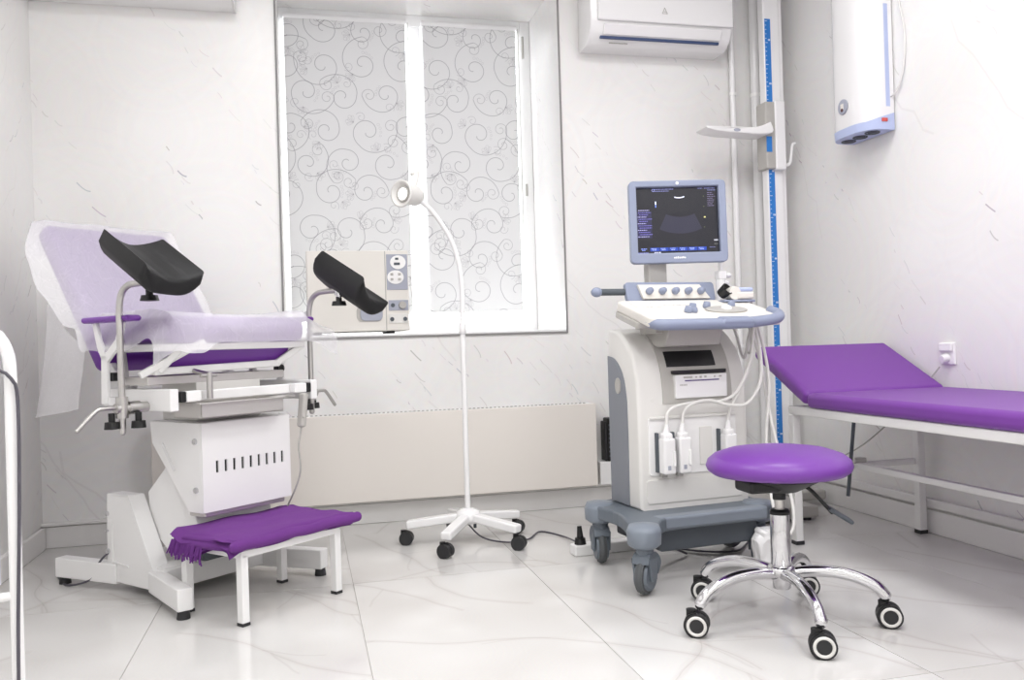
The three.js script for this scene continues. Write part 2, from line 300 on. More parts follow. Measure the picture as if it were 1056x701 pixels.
// ---------------------------------------------------------------- roller blinds
function blind(x0, x1, label) {
  const t = thing('roller_blind', label, 'blind', [0, 0, 0], 0, 'patterned roller blinds');
  const z = NZ + 0.022;
  const m = phy({ color: '#ffffff', map: blindTex, roughness: 1, transmission: 0.1, thickness: 0, side: THREE.DoubleSide });
  const g = grid(8, 24, (u, v) => [x0 + (x1 - x0) * u, NY1 - 0.045 - v * (NY1 - 0.045 - 0.915), z + 0.0015 * Math.sin(u * 9 + v * 3)]);
  const U = g.attributes.uv, P = g.attributes.position; for (let i = 0; i < U.count; i++) U.setXY(i, P.getX(i) / 0.55 + 0.1, P.getY(i) / 1.1);
  mesh('fabric', thick(g, 0.0006), m, t);
  mesh('bottom_bar', rod([x0, 0.915, z], [x1, 0.915, z], 0.006), M.pvc, t);
  mesh('roller', rod([x0 - 0.005, NY1 - 0.045, z - 0.004], [x1 + 0.005, NY1 - 0.045, z - 0.004], 0.014), M.pvc, t);
  mesh('chain', rod([x1 + 0.012, 1.35, z + 0.006], [x1 + 0.012, NY1 - 0.05, z + 0.006], 0.0018, 0.0018, 6), M.greyPlastic, t);
}
blind(-0.05, 0.527, 'scroll-patterned roller blind behind the cream instrument box');
blind(0.612, 1.085, 'scroll-patterned roller blind on the clear half of the window');

// ---------------------------------------------------------------- radiator screen
{
  const t = thing('radiator_screen', 'long cream radiator cover panel below the window', 'radiator cover', [0, 0, 0]);
  mesh('front_panel', box(-0.6, 1.268, 0.103, 0.472, BACK + 0.07, BACK + 0.082), M.cream, t);
  mesh('side_panel', box(1.256, 1.268, 0.103, 0.472, BACK + 0.003, BACK + 0.069), M.cream, t);
  mesh('side_panel', box(-0.6, -0.588, 0.103, 0.472, BACK + 0.003, BACK + 0.069), M.cream, t);
  const holes = []; for (let i = 0; i < 108; i++) { const x = -0.57 + i * 0.0168; holes.push([[x, -0.055], [x + 0.0095, -0.055], [x + 0.0095, -0.012], [x, -0.012]]); }
  mesh('perforated_top', slab(poly([[-0.588, -0.068], [1.256, -0.068], [1.256, -0.002], [-0.588, -0.002]], holes), 0.006).rotateX(-Math.PI / 2).translate(0, 0.466, BACK), M.white, t);
  mesh('vent_row', Array.from({ length: 96 }, (_, i) => plain(-0.56 + i * 0.0187, -0.5505 + i * 0.0187, 0.4725, 0.4765, BACK + 0.05, BACK + 0.056)), M.greyPlastic, t).userData.kind = 'stuff';
  mesh('foot_rail', box(-0.59, 1.26, 0.1, 0.104, BACK + 0.03, BACK + 0.078), M.greyPlastic, t);
}
// box high on the wall, top of the picture
{
  const t = thing('wall_duct', 'white boxed duct high on the wall above the examination chair', 'duct');
  mesh('casing', box(LEFT, -0.24, 2.165, 2.4, BACK, BACK + 0.14, 0.006), M.white, t);
  mesh('end_cap', box(-0.24, -0.232, 2.161, 2.404, BACK, BACK + 0.144, 0.003), M.white, t);
}

// ---------------------------------------------------------------- examination chair
const CHAIR = [-0.364, 0, -2.988], CHAIR_TURN = 41.5;
{
  const t = thing('examination_chair', 'white steel gynecological examination chair with purple cushions and black leg rests', 'chair', CHAIR, CHAIR_TURN);
  // base
  const side = [[-0.185, 0.03], [0.105, 0.03], [-0.055, 0.312], [-0.175, 0.306]];
  for (const s of [-1, 1]) {
    const x0 = s < 0 ? -0.2 : 0.186;
    const p = mesh('side_plate', [profX(side, x0, x0 + 0.014, 0.002), beam([s * 0.172, 0.035, 0.1], [s * 0.172, 0.31, -0.057], 0.056, 0.006, 0.002, V(0, 0.5, 0.87)), box(s < 0 ? -0.2 : 0.146, s < 0 ? -0.146 : 0.2, 0.303, 0.31, -0.172, -0.06, 0.002), profX([[-0.155, 0.09], [-0.145, 0.09], [-0.145, 0.225], [-0.155, 0.225]], s < 0 ? -0.2035 : 0.2, s < 0 ? -0.2 : 0.2035, 0.001), profX([[-0.145, 0.09], [-0.06, 0.085], [-0.06, 0.091], [-0.145, 0.096]], s < 0 ? -0.2035 : 0.2, s < 0 ? -0.2 : 0.2035, 0.001)], M.white, t);
    for (const y of [0.245, 0.19, 0.125]) mesh('bolt', rod([s * 0.2, y, -0.172], [s * 0.207, y, -0.172], y === 0.19 ? 0.004 : 0.008), M.chrome, p);
    mesh('foot_beam', beam([s * 0.185, 0.056, 0.06], [s * 0.262, 0.056, 0.325], 0.045, 0.064, 0.004), M.white, t);
    mesh('foot_beam', beam([s * 0.185, 0.056, -0.13], [s * 0.235, 0.056, -0.405], 0.045, 0.064, 0.004), M.white, t);
    mesh('foot_pad', rod([s * 0.258, 0, 0.308], [s * 0.258, 0.026, 0.308], 0.019, 0.016), M.rubber, t);
    mesh('foot_pad', rod([s * 0.232, 0, -0.385], [s * 0.232, 0.026, -0.385], 0.019, 0.016), M.rubber, t);
  }
  mesh('cross_beam', box(-0.186, 0.186, 0.03, 0.095, 0.07, 0.115), M.white, t);
  mesh('cross_beam', box(-0.186, 0.186, 0.03, 0.095, -0.18, -0.14), M.white, t);
  mesh('base_plate', box(-0.186, 0.186, 0.095, 0.1, -0.16, 0.11, 0.001), M.white, t);
  mesh('lever_arm', profX([[-0.04, 0.315], [0.07, 0.41], [0.2, 0.295], [0.215, 0.225], [0.06, 0.14], [-0.03, 0.2]], -0.14, 0.14, 0.004), M.white, t);
  mesh('motor_housing', box(-0.11, 0.09, 0.11, 0.205, 0.1, 0.2, 0.02), M.darkGrey, t);
  // column
  const col = mesh('column_housing', profX([[0.02, 0.545], [0.276, 0.545], [0.276, 0.277], [0.212, 0.277], [0.03, 0.475]], -0.165, 0.165, 0.003), M.white, t);
  const holes = Array.from({ length: 9 }, (_, i) => { const x = -0.114 + i * 0.0307; return [[x - 0.0048, -0.018], [x + 0.0048, -0.018], [x + 0.0048, 0.018], [x - 0.0048, 0.018]]; });
  mesh('slotted_panel', slab(poly([[-0.165, -0.132], [0.165, -0.132], [0.165, 0.132], [-0.165, 0.132]], holes), 0.005).translate(0, 0.411, 0.279), M.white, col);
  mesh('slot_shade', plain(-0.13, 0.15, 0.39, 0.432, 0.2765, 0.2775), M.dark, col);  // black sheet standing in for the shade inside the slots
  for (const y of [0.49, 0.345]) mesh('bolt', rod([-0.165, y, 0.252], [-0.171, y, 0.252], 0.009), M.chrome, col);
  mesh('bottom_plate', box(-0.15, 0.15, 0.262, 0.277, 0.19, 0.27), M.satin, col);
  mesh('side_groove', profX([[0.08, 0.475], [0.09, 0.48], [0.15, 0.4], [0.14, 0.395]], -0.1675, -0.165, 0.001), M.whiteGloss, col);
  // upper frame
  mesh('column_head', box(-0.12, 0.12, 0.545, 0.665, 0.02, 0.2, 0.004), M.offWhite, t);
  for (const s of [-1, 1]) mesh('side_rail', box(s < 0 ? -0.275 : 0.247, s < 0 ? -0.247 : 0.275, 0.588, 0.652, -0.02, 0.3), M.white, t);
  mesh('cross_rail', box(-0.247, 0.247, 0.612, 0.642, 0.24, 0.275), M.white, t);
  for (const s of [-1, 1]) { mesh('socket_tube', box(s < 0 ? -0.225 : 0.175, s < 0 ? -0.175 : 0.225, 0.612, 0.644, 0.276, 0.305), M.white, t); mesh('end_cap', box(s < 0 ? -0.244 : 0.226, s < 0 ? -0.226 : 0.244, 0.612, 0.644, 0.277, 0.306), M.black, t); }
  mesh('support_plate', box(-0.28, 0.22, 0.662, 0.688, 0.06, 0.2, 0.003), M.satin, t);
  mesh('rear_rail', box(-0.247, 0.247, 0.615, 0.645, -0.02, 0.02), M.white, t);
  // seat frame
  const fr = (a, b) => beam(a, b, 0.022, 0.022, 0.005);
  mesh('seat_frame', [fr([-0.26, 0.772, 0.25], [0.262, 0.772, 0.25]), fr([-0.27, 0.702, 0.21], [0.19, 0.712, 0.21]), fr([-0.255, 0.702, 0.215], [-0.2, 0.772, 0.25]), fr([-0.305, 0.692, 0.2], [-0.13, 0.79, 0.262]), fr([0.18, 0.712, 0.21], [0.262, 0.772, 0.25]), fr([0.262, 0.772, 0.25], [0.262, 0.772, -0.08]), fr([-0.26, 0.772, 0.25], [-0.26, 0.772, -0.08]), fr([-0.24, 0.64, 0.02], [-0.24, 0.772, 0.0]), fr([0.24, 0.64, 0.02], [0.24, 0.772, 0.0])], M.whiteMetal, t);
  mesh('seat_underside', beam([0, 0.712, 0.19], [0, 0.768, 0.225], 0.44, 0.012, 0.002, V(0, -0.5, 0.8)), M.vinyl, t);
  // cushions
  const seatG = new RoundedBoxGeometry(0.52, 0.075, 0.36, 6, 0.034); { const P = seatG.attributes.position; for (let i = 0; i < P.count; i++) { const x = P.getX(i), y = P.getY(i); if (y > 0) P.setY(i, y + 0.02 * Math.pow(Math.abs(x) / 0.26, 2) - 0.008); } seatG.computeVertexNormals(); seatG.translate(0, 0.818, 0.095); }
  mesh('seat_cushion', seatG, M.vinyl, t);
  const ang = Math.atan2(0.35, 0.46);
  const backG = new RoundedBoxGeometry(0.47, 0.6, 0.075, 6, 0.03).translate(0, 0.3, -0.0375).rotateX(-ang).translate(0, 0.735, -0.1);
  mesh('backrest', backG, M.vinyl, t);
  mesh('back_frame', [fr([-0.2, 0.7, -0.1], [-0.2, 1.08, -0.47]), fr([0.2, 0.7, -0.1], [0.2, 1.08, -0.47]), fr([-0.2, 0.7, -0.1], [-0.2, 0.65, 0.0]), fr([0.2, 0.7, -0.1], [0.2, 0.65, 0.0])], M.whiteMetal, t);
  // armrests
  for (const s of [-1, 1]) {
    const x = s * 0.325;
    const a = mesh('armrest', box(x - 0.025, x + 0.025, 0.85, 0.868, -0.03, 0.215, 0.009), M.vinyl, t);
    mesh('bracket', [beam([x, 0.61, 0.055], [x, 0.755, 0.06], 0.012, 0.032, 0.003, V(0, 0, 1)), beam([x, 0.74, 0.062], [x, 0.79, 0.03], 0.012, 0.026, 0.003, V(0, 0, 1)), beam([x, 0.785, 0.032], [x, 0.852, 0.01], 0.012, 0.022, 0.003, V(0, 0, 1)), beam([x, 0.74, 0.062], [x, 0.79, 0.13], 0.012, 0.026, 0.003, V(0, 0, 1)), beam([x, 0.785, 0.128], [x, 0.852, 0.155], 0.012, 0.022, 0.003, V(0, 0, 1)), box(Math.min(x, s * 0.27), Math.max(x, s * 0.27), 0.605, 0.63, 0.04, 0.075)], M.white, a);
    mesh('pivot', rod([s * 0.29, 0.69, 0.075], [s * 0.318, 0.69, 0.075], 0.013), M.black, a);
  }
  // leg rests on bent posts
  for (const s of [-1, 1]) {
    const x = s * 0.352, z = 0.185;
    const post = mesh('leg_post', tube([[x, 0.535, z], [x, 0.62, z], [x, 0.72, z], [x, 0.82, z], [x, 0.88, z], [x, 0.925, z + 0.012], [x, 0.948, z + 0.045], [x, 0.952, z + 0.09], [x, 0.952, z + 0.15]], 0.0095, 60, 14), M.steel, t);
    mesh('clamp', [rod([s * 0.372, 0.602, z], [s * 0.275, 0.602, z], 0.015), rod([s * 0.335, 0.602, z], [s * 0.3, 0.602, z], 0.019), rod([x, 0.575, z], [x, 0.635, z], 0.017)], M.steel, post);
    mesh('clamp_lever', tube([[s * 0.37, 0.605, z], [s * 0.4, 0.606, z], [s * 0.425, 0.6, z - 0.005], [s * 0.475, 0.55, z - 0.015]], 0.006, 24), M.steel, post);
    for (const [kx, kz] of [[s * 0.375, z - 0.015], [s * 0.315, z + 0.02]]) mesh('knob', [rod([kx, 0.545, kz], [kx, 0.565, kz], 0.021, 0.019, 10), rod([kx, 0.565, kz], [kx, 0.59, kz], 0.009)], M.black, post);
    mesh('swivel', [rod([x, 0.92, z + 0.15], [x, 0.985, z + 0.16], 0.009), rod([x, 0.935, z + 0.15], [x, 0.965, z + 0.15], 0.014)], M.chrome, post);
    mesh('knob', [rod([x, 0.9, z + 0.15], [x, 0.915, z + 0.15], 0.026, 0.022, 10), rod([x, 0.915, z + 0.15], [x, 0.93, z + 0.15], 0.01)], M.black, post);
    // trough: axis along z, sloping down to the front, rolled outwards
    const W = 0.09, sec = [];
    for (let k = 0; k <= 16; k++) { const q = -1 + k / 8; sec.push([q * W, 0.016 + 0.032 * Math.pow(Math.abs(q), 1.7)]); }
    for (let k = 16; k >= 0; k--) { const q = -1 + k / 8; sec.push([q * (W + 0.004), -0.034 + 0.044 * Math.pow(Math.abs(q), 4)]); }
    const trough = slab(poly(sec.reverse()), 0.235, 0.014).translate(0, 0, -0.1175).rotateZ(s < 0 ? -0.08 : -0.5).rotateX(s < 0 ? 0.52 : 0.5);
    mesh('leg_rest', toCreasedNormals(trough, 0.9).translate(x + (s > 0 ? 0.02 : 0), s < 0 ? 0.995 : 0.962, z + (s < 0 ? 0.15 : 0.17)), M.blackFoam, post);
  }
  // tray
  const ty = 0.608;
  mesh('tray', [box(-0.2, 0.1, 0.562, 0.568, 0.2, 0.335, 0.002), box(-0.2, 0.1, 0.562, ty, 0.33, 0.335, 0.002), box(-0.2, 0.1, 0.562, ty, 0.2, 0.205, 0.002), box(-0.2, -0.195, 0.562, ty, 0.2, 0.335, 0.002), box(0.095, 0.1, 0.562, ty, 0.2, 0.335, 0.002), box(-0.21, 0.13, ty - 0.004, ty, 0.33, 0.345, 0.001), box(0.1, 0.14, ty - 0.004, ty, 0.2, 0.345, 0.001)], M.satin, t);
  mesh('tray_hanger', [rod([-0.144, 0.618, 0.3], [-0.144, 0.694, 0.3], 0.009), rod([-0.17, 0.686, 0.296], [-0.118, 0.686, 0.296], 0.006), rod([-0.144, 0.688, 0.3], [-0.144, 0.7, 0.225], 0.007)], M.steel, t);
  mesh('hand_control', [beam([0.2, 0.612, 0.318], [0.185, 0.5, 0.318], 0.03, 0.022, 0.009), ball(0.183, 0.535, 0.332, 0.004)], M.greyPlastic, t);
  mesh('control_cable', tube([[0.185, 0.5, 0.318], [0.175, 0.44, 0.315], [0.178, 0.34, 0.31], [0.172, 0.2, 0.22], [0.165, 0.105, 0.1]], 0.003, 40, 6), M.greyPlastic, t);
  mesh('mains_cable', tube([[-0.2, 0.12, -0.172], [-0.215, 0.09, -0.2], [-0.225, 0.03, -0.24], [-0.25, 0.004, -0.34], [-0.2, 0.004, -0.5]], 0.0035, 40, 6), M.darkCable, t);
}
// nonwoven sheet over the chair
{
  const ang = Math.atan2(0.35, 0.46), wob = (a, b) => Math.sin(a * 17 + b * 9) * 0.5 + Math.sin(a * 31 - b * 23 + 1.3) * 0.3 + Math.sin(b * 41 + a * 7) * 0.2;
  const back = (d, off) => [0.735 + d * Math.cos(ang) + off * Math.sin(ang), -0.1 - d * Math.sin(ang) + off * Math.cos(ang)];
  const path = [back(0.52, -0.088), back(0.59, -0.08), back(0.613, -0.03), back(0.603, 0.006), ...[0.55, 0.45, 0.35, 0.25, 0.17].map((d) => back(d, 0.008)), [0.868, -0.075], [0.866, -0.03], [0.866, 0.05], [0.868, 0.15], [0.87, 0.225], [0.86, 0.272], [0.83, 0.295], [0.782, 0.297]];
  const curve = new THREE.CatmullRomCurve3(path.map(([y, z]) => V(0, y, z)), false, 'centripetal');
  const g = grid(72, 130, (u, v) => {
    const p = curve.getPointAt(v), seat = THREE.MathUtils.smoothstep(v, 0.55, 0.64);
    const xl = -0.245 - (1 - seat) * (0.012 + 0.066 * THREE.MathUtils.smoothstep(v, 0.1, 0.26) * (1 - 0.45 * THREE.MathUtils.smoothstep(v, 0.36, 0.56))) - seat * 0.085, xr = 0.25 + 0.13 * seat * THREE.MathUtils.smoothstep(v, 0.66, 0.85);
    const x = xl + (xr - xl) * u, over = Math.max(0, Math.abs(x) - (x < 0 ? 0.232 + 0.032 * seat : 0.24 + 0.02 * seat)), w = wob(u * 0.8, v * 1.2), lip = Math.min(1, over / 0.1);
    let y = p.y, z = p.z;
    { const k = x < 0 ? 0.35 + (1.25 - 0.8 * THREE.MathUtils.smoothstep(v, 0.84, 0.96)) * seat : 0.3; y -= over * k; z -= over * 0.25 * (1 - seat); }
    if (over === 0 && seat > 0.3) y += 0.018 * Math.pow(Math.abs(x) / 0.26, 2) * seat * (1 - THREE.MathUtils.smoothstep(v, 0.92, 1));
    const am = 0.0025 + 0.012 * lip; y += w * am; z += w * am * 0.7;
    if (v > 0.86 && x < -0.1) { const f = (v - 0.86) / 0.14, q = THREE.MathUtils.smoothstep(-x, 0.1, 0.19); y -= 0.03 * f * q * (1 - THREE.MathUtils.smoothstep(-x, 0.22, 0.33)); z += 0.03 * q * f + 0.012 * w * f; }
    return [x, y, z];
  });
  const hang = grid(10, 16, (u, v) => { const top = [[-0.29, 0.93, -0.335], [-0.29, 0.775, -0.13]], bot = [[-0.3, 0.555, -0.415], [-0.295, 0.59, -0.14]]; const q = top.map((c, i) => c.map((n, k) => n + (bot[i][k] - n) * v)); return q[0].map((n, k) => n + (q[1][k] - n) * u + (k === 0 ? 0.008 * Math.sin(u * 8 + v * 3) : 0)); });
  const m = mesh('disposable_sheet', [g, hang], M.sheet); m.position.set(...CHAIR); m.rotation.y = CHAIR_TURN * Math.PI / 180;
  tag(m, 'translucent white disposable sheet draped over the backrest and seat of the examination chair', 'sheet');
}
// step stool and towel
{
  const t = thing('step_stool', 'low white steel step in front of the examination chair', 'step', CHAIR, CHAIR_TURN);
  const X0 = -0.222, X1 = 0.148, Z0 = 0.25, Z1 = 0.525, Y = 0.215;
  for (const x of [X0, X1 - 0.024]) for (const z of [Z0, Z1 - 0.024]) { const l = mesh('leg', box(x, x + 0.024, 0.008, Y - 0.02, z, z + 0.024, 0.002), M.white, t); mesh('foot_cap', box(x - 0.001, x + 0.025, 0, 0.009, z - 0.001, z + 0.025, 0.001), M.rubber, l); }
  mesh('apron', [box(X0, X1, Y - 0.03, Y - 0.008, Z0, Z0 + 0.022), box(X0, X1, Y - 0.03, Y - 0.008, Z1 - 0.022, Z1), box(X0, X0 + 0.022, Y - 0.03, Y - 0.008, Z0 + 0.022, Z1 - 0.022), box(X1 - 0.022, X1, Y - 0.03, Y - 0.008, Z0 + 0.022, Z1 - 0.022)], M.white, t);
  mesh('step_board', box(X0 - 0.006, X1 + 0.006, Y - 0.008, Y + 0.004, Z0 - 0.006, Z1 + 0.006, 0.003), M.offWhite, t);
  // folded towel: two layers, soft front fold, fringed end
  const layer = (y0, x0, x1, z0, z1, ph, dr) => thick(grid(40, 30, (u, v) => {
    const x = x0 + (x1 - x0) * u + 0.006 * Math.sin(v * 11 + ph), z = z0 + (z1 - z0) * v; let y = y0 + 0.0025 * Math.sin(u * 13 + v * 6 + ph) + 0.002 * Math.sin(v * 17 - u * 5 + ph);
    const f = Math.max(0, v - 0.94) / 0.06; y -= 0.022 * f * f; const l = Math.max(0, X0 - 0.004 - x); y -= dr * l * (0.2 + 0.75 * (1 - THREE.MathUtils.smoothstep(v, 0.35, 0.8))); const r = Math.max(0, x - X1 - 0.004); y -= 0.12 * r;
    return [x, y, z];
  }), 0.008);
  const tw = new THREE.Group(); tw.name = numbered('towel'); tw.position.set(...CHAIR); tw.rotation.y = CHAIR_TURN * Math.PI / 180; scene.add(tw);
  tag(tw, 'folded purple terry towel with fringed end on the low white step', 'towel');
  mesh('lower_fold', layer(Y + 0.0155, X0 - 0.035, X1 + 0.05, Z0 - 0.01, Z1 + 0.008, 0.4, 1.5), M.towel, tw);
  mesh('upper_fold', layer(Y + 0.0275, X0 - 0.03, X1 + 0.06, Z0 - 0.015, Z1 + 0.016, 1.9, 0.9), M.towel, tw);
  mesh('front_fold', tube(Array.from({ length: 12 }, (_, i) => [X0 - 0.03 + (X1 - X0 + 0.09) * i / 11, Y + 0.0105 + 0.002 * Math.sin(i * 1.7), Z1 + 0.012]), 0.0155, 50, 12), M.towel, tw);
  mesh('end_fold', [tube(Array.from({ length: 8 }, (_, i) => [X0 - 0.022, Y + 0.006 - 0.012 * (1 - i / 7), Z0 + 0.03 + (Z1 - Z0 - 0.02) * i / 7]), 0.011, 40, 10), tube(Array.from({ length: 8 }, (_, i) => [X0 - 0.018, Y + 0.02 - 0.01 * (1 - i / 7), Z0 + 0.05 + (Z1 - Z0 - 0.045) * i / 7]), 0.009, 40, 10)], M.towel, tw);
  const fr = []; for (let i = 0; i < 60; i++) { const z = Z0 + 0.0 + (Z1 - Z0) * 0.52 * i / 59 + rr(-0.003, 0.003), L = rr(0.008, 0.026), y = Y - 0.01 - rr(0, 0.02); fr.push(tube([[X0 - 0.028, Y + 0.002, z], [X0 - 0.036, y, z + rr(-0.004, 0.004)], [X0 - 0.038 + rr(-0.006, 0.004), y - L, z + rr(-0.006, 0.006)]], 0.0022, 6, 5)); }
  mesh('fringe', fr, M.towel, tw).userData.kind = 'stuff';
}

// ---------------------------------------------------------------- lamp on five wheels
function caster(parent, x, z, deg, r, w, body, tyreMat, hub) {       // twin wheel under a hood; the wheel trails behind the pin
  const g = new THREE.Group(); g.name = 'caster'; g.position.set(x, 0, z); g.rotation.y = deg * Math.PI / 180; parent.add(g);
  for (const s of [-1, 1]) mesh('wheel', rod([s * w * 0.12, r, 0], [s * w, r, 0], r, r, 28), tyreMat, g);
  if (hub) for (const s of [-1, 1]) mesh('wheel_ring', new THREE.TorusGeometry(r * 0.72, r * 0.13, 10, 30).rotateY(Math.PI / 2).translate(s * w, r, 0), hub, g);
  mesh('hood', [new THREE.CylinderGeometry(r * 1.1, r * 1.1, w * 1.7, 24, 1, false, Math.PI * 0.5, Math.PI).rotateZ(Math.PI / 2).translate(0, r, 0), rod([0, r * 1.2, -r * 0.5], [0, r * 2.25, -r * 0.5], r * 0.42)], body, g);
  return g;
}
{
  const c = V(0.59, 0, -3.205);
  const t = thing('examination_lamp', 'white gooseneck examination lamp on a five-wheeled base in front of the window', 'lamp', [c.x, 0, c.z]);
  const a0 = 193; const hubY = 0.1;
  for (let k = 0; k < 5; k++) {
    const a = (a0 - 72 * k) * Math.PI / 180, dx = Math.cos(a), dz = Math.sin(a);
    mesh('base_arm', beam([dx * 0.02, hubY, dz * 0.02], [dx * 0.235, 0.075, dz * 0.235], 0.042, 0.032, 0.008), M.whiteGloss, t);
    const cs = caster(t, dx * 0.235, dz * 0.235, [75, 50, 60, 60, 10][k], 0.025, 0.02, M.black, M.rubber, null);
  }
  mesh('hub', lathe([[0, 0.075], [0.045, 0.078], [0.05, 0.1], [0.042, 0.122], [0.018, 0.132], [0, 0.132]]), M.whiteGloss, t);
  mesh('pole', rod([0, 0.12, 0], [0.0, 0.81, 0], 0.0105), M.whiteGloss, t);
  mesh('collar', lathe([[0, 0.795], [0.0135, 0.795], [0.0135, 0.83], [0.008, 0.85], [0, 0.85]], 20), M.whiteGloss, t);
  const q = [[0, 0.84, 0], [0.003, 0.93, 0], [0.001, 1.0, 0], [-0.008, 1.07, 0.0], [-0.028, 1.14, 0], [-0.06, 1.2, 0.005], [-0.1, 1.255, 0.01], [-0.14, 1.292, 0.018], [-0.17, 1.308, 0.025]];
  mesh('gooseneck', tube(q, 0.0092, 90, 12), M.whiteGloss, t);
  const hd = new THREE.Group(); hd.name = 'lamp_head'; hd.position.set(-0.19, 1.316, 0.035); hd.rotation.set(0, -0.85, 0); t.add(hd);   // looks along local +z
  mesh('shade', lathe([[0, -0.045], [0.03, -0.045], [0.036, -0.03], [0.04, 0.03], [0.05, 0.042], [0.05, 0.05], [0.043, 0.05], [0.034, 0.036], [0.024, 0.034]]).rotateX(Math.PI / 2), M.offWhite, hd);
  mesh('lens_ring', new THREE.TorusGeometry(0.026, 0.005, 10, 30).translate(0, 0, 0.038), M.greyPlastic, hd);
  mesh('lens', new THREE.CylinderGeometry(0.022, 0.022, 0.004, 24).rotateX(Math.PI / 2).translate(0, 0, 0.038), phy({ color: '#ffffff', roughness: 0.1, emissive: '#ffffff', emissiveIntensity: 1.2 }), hd);
  const sl = new THREE.SpotLight(new THREE.Color(1, 0.99, 0.97), 0.4, 0, 0.6, 0.6); sl.position.set(0, 0, 0.045); sl.castShadow = true; const tg = new THREE.Object3D(); tg.name = 'lamp_target'; tg.position.set(0, -0.4, 1); hd.add(sl, tg); sl.target = tg;
  mesh('grip', [beam([0.0, 0.03, -0.02], [0.012, 0.085, -0.03], 0.018, 0.02, 0.004), rod([-0.02, 0.085, -0.03], [0.02, 0.085, -0.03], 0.006)], M.offWhite, hd);
  mesh('cable_grip', rod([0.03, 0.05, -0.02], [0.03, 0.08, -0.02], 0.006), M.darkGrey, t);
  mesh('power_cable', tube([[0, 0.07, -0.02], [0.05, 0.02, 0.02], [0.13, 0.006, 0.07], [0.22, 0.005, 0.05], [0.3, 0.005, -0.06], [0.36, 0.005, 0.05], [0.35, 0.03, 0.26], [0.343, 0.05, 0.31]], 0.0035, 80, 6), M.darkCable, t);
}

// ---------------------------------------------------------------- instrument box on the window sill
{
  const t = thing('instrument_box', 'cream bench instrument with grey control panel standing on the window sill', 'instrument', [0.02, NY0 + 0.012, BACK - 0.02]);
  const w = 0.435, h = 0.362;
  mesh('housing', box(0, w, 0.012, h, -0.28, 0, 0.005), M.creamPlastic, t);
  for (const x of [0.04, w - 0.08]) for (const z of [-0.05, -0.24]) mesh('foot', rod([x, 0, z], [x, 0.013, z], 0.018), M.rubber, t);
  mesh('front_seam', plain(0.332, 0.336, 0.015, h - 0.003, 0, 0.001), M.greyPlastic, t);
  const p = mesh('control_panel', box(0.34, w - 0.004, 0.19, 0.345, -0.002, 0.003, 0.001), M.panelGrey, t);
  const disc = (x, y, a, b, m, n, par, d = 0.004) => { const s = new THREE.Shape(); s.absellipse(0, 0, a, b, 0, 2 * Math.PI); return mesh(n, slab(s, d).translate(x, y, 0.003), m, par); };
  disc(0.39, 0.31, 0.034, 0.03, M.white, 'display_field', p); disc(0.378, 0.245, 0.036, 0.03, M.white, 'key_field', p);
  for (const [x, y, ww, hh] of [[0.385, 0.325, 0.014, 0.009], [0.385, 0.303, 0.026, 0.011]]) mesh('readout', plain(x - ww / 2, x + ww / 2, y - hh / 2, y + hh / 2, 0.007, 0.009), M.darkGrey, p);
  for (const x of [0.362, 0.395]) for (const y of [0.258, 0.236]) mesh('key', box(x - 0.006, x + 0.006, y - 0.005, y + 0.005, 0.006, 0.011, 0.001), M.greyPlastic, p);
  const p2 = mesh('dial_panel', box(0.345, w - 0.004, 0.1, 0.145, -0.002, 0.003, 0.001), M.panelGrey, t);
  mesh('dial', rod([0.405, 0.123, 0.002], [0.405, 0.123, 0.014], 0.017, 0.015), M.greyPlastic, p2); mesh('socket', rod([0.363, 0.123, 0.002], [0.363, 0.123, 0.006], 0.009), M.darkGrey, p2);
  const p3 = mesh('socket_panel', box(0.345, w - 0.006, 0.045, 0.085, -0.002, 0.004, 0.001), M.offWhite, t);
  for (const x of [0.358, 0.415]) mesh('socket', rod([x, 0.062, 0.003], [x, 0.062, 0.009], 0.009), M.darkGrey, p3);
  const s = roundRect(0.095, 0.062, 0.024); mesh('drawer', slab(s, 0.006, 0.002).translate(0.27, 0.088, 0), M.panelGrey, t);
  mesh('recess_rim', slab(roundRect(0.112, 0.072, 0.03), 0.002).translate(0.262, 0.088, -0.0002), M.greyPlastic, t);
}

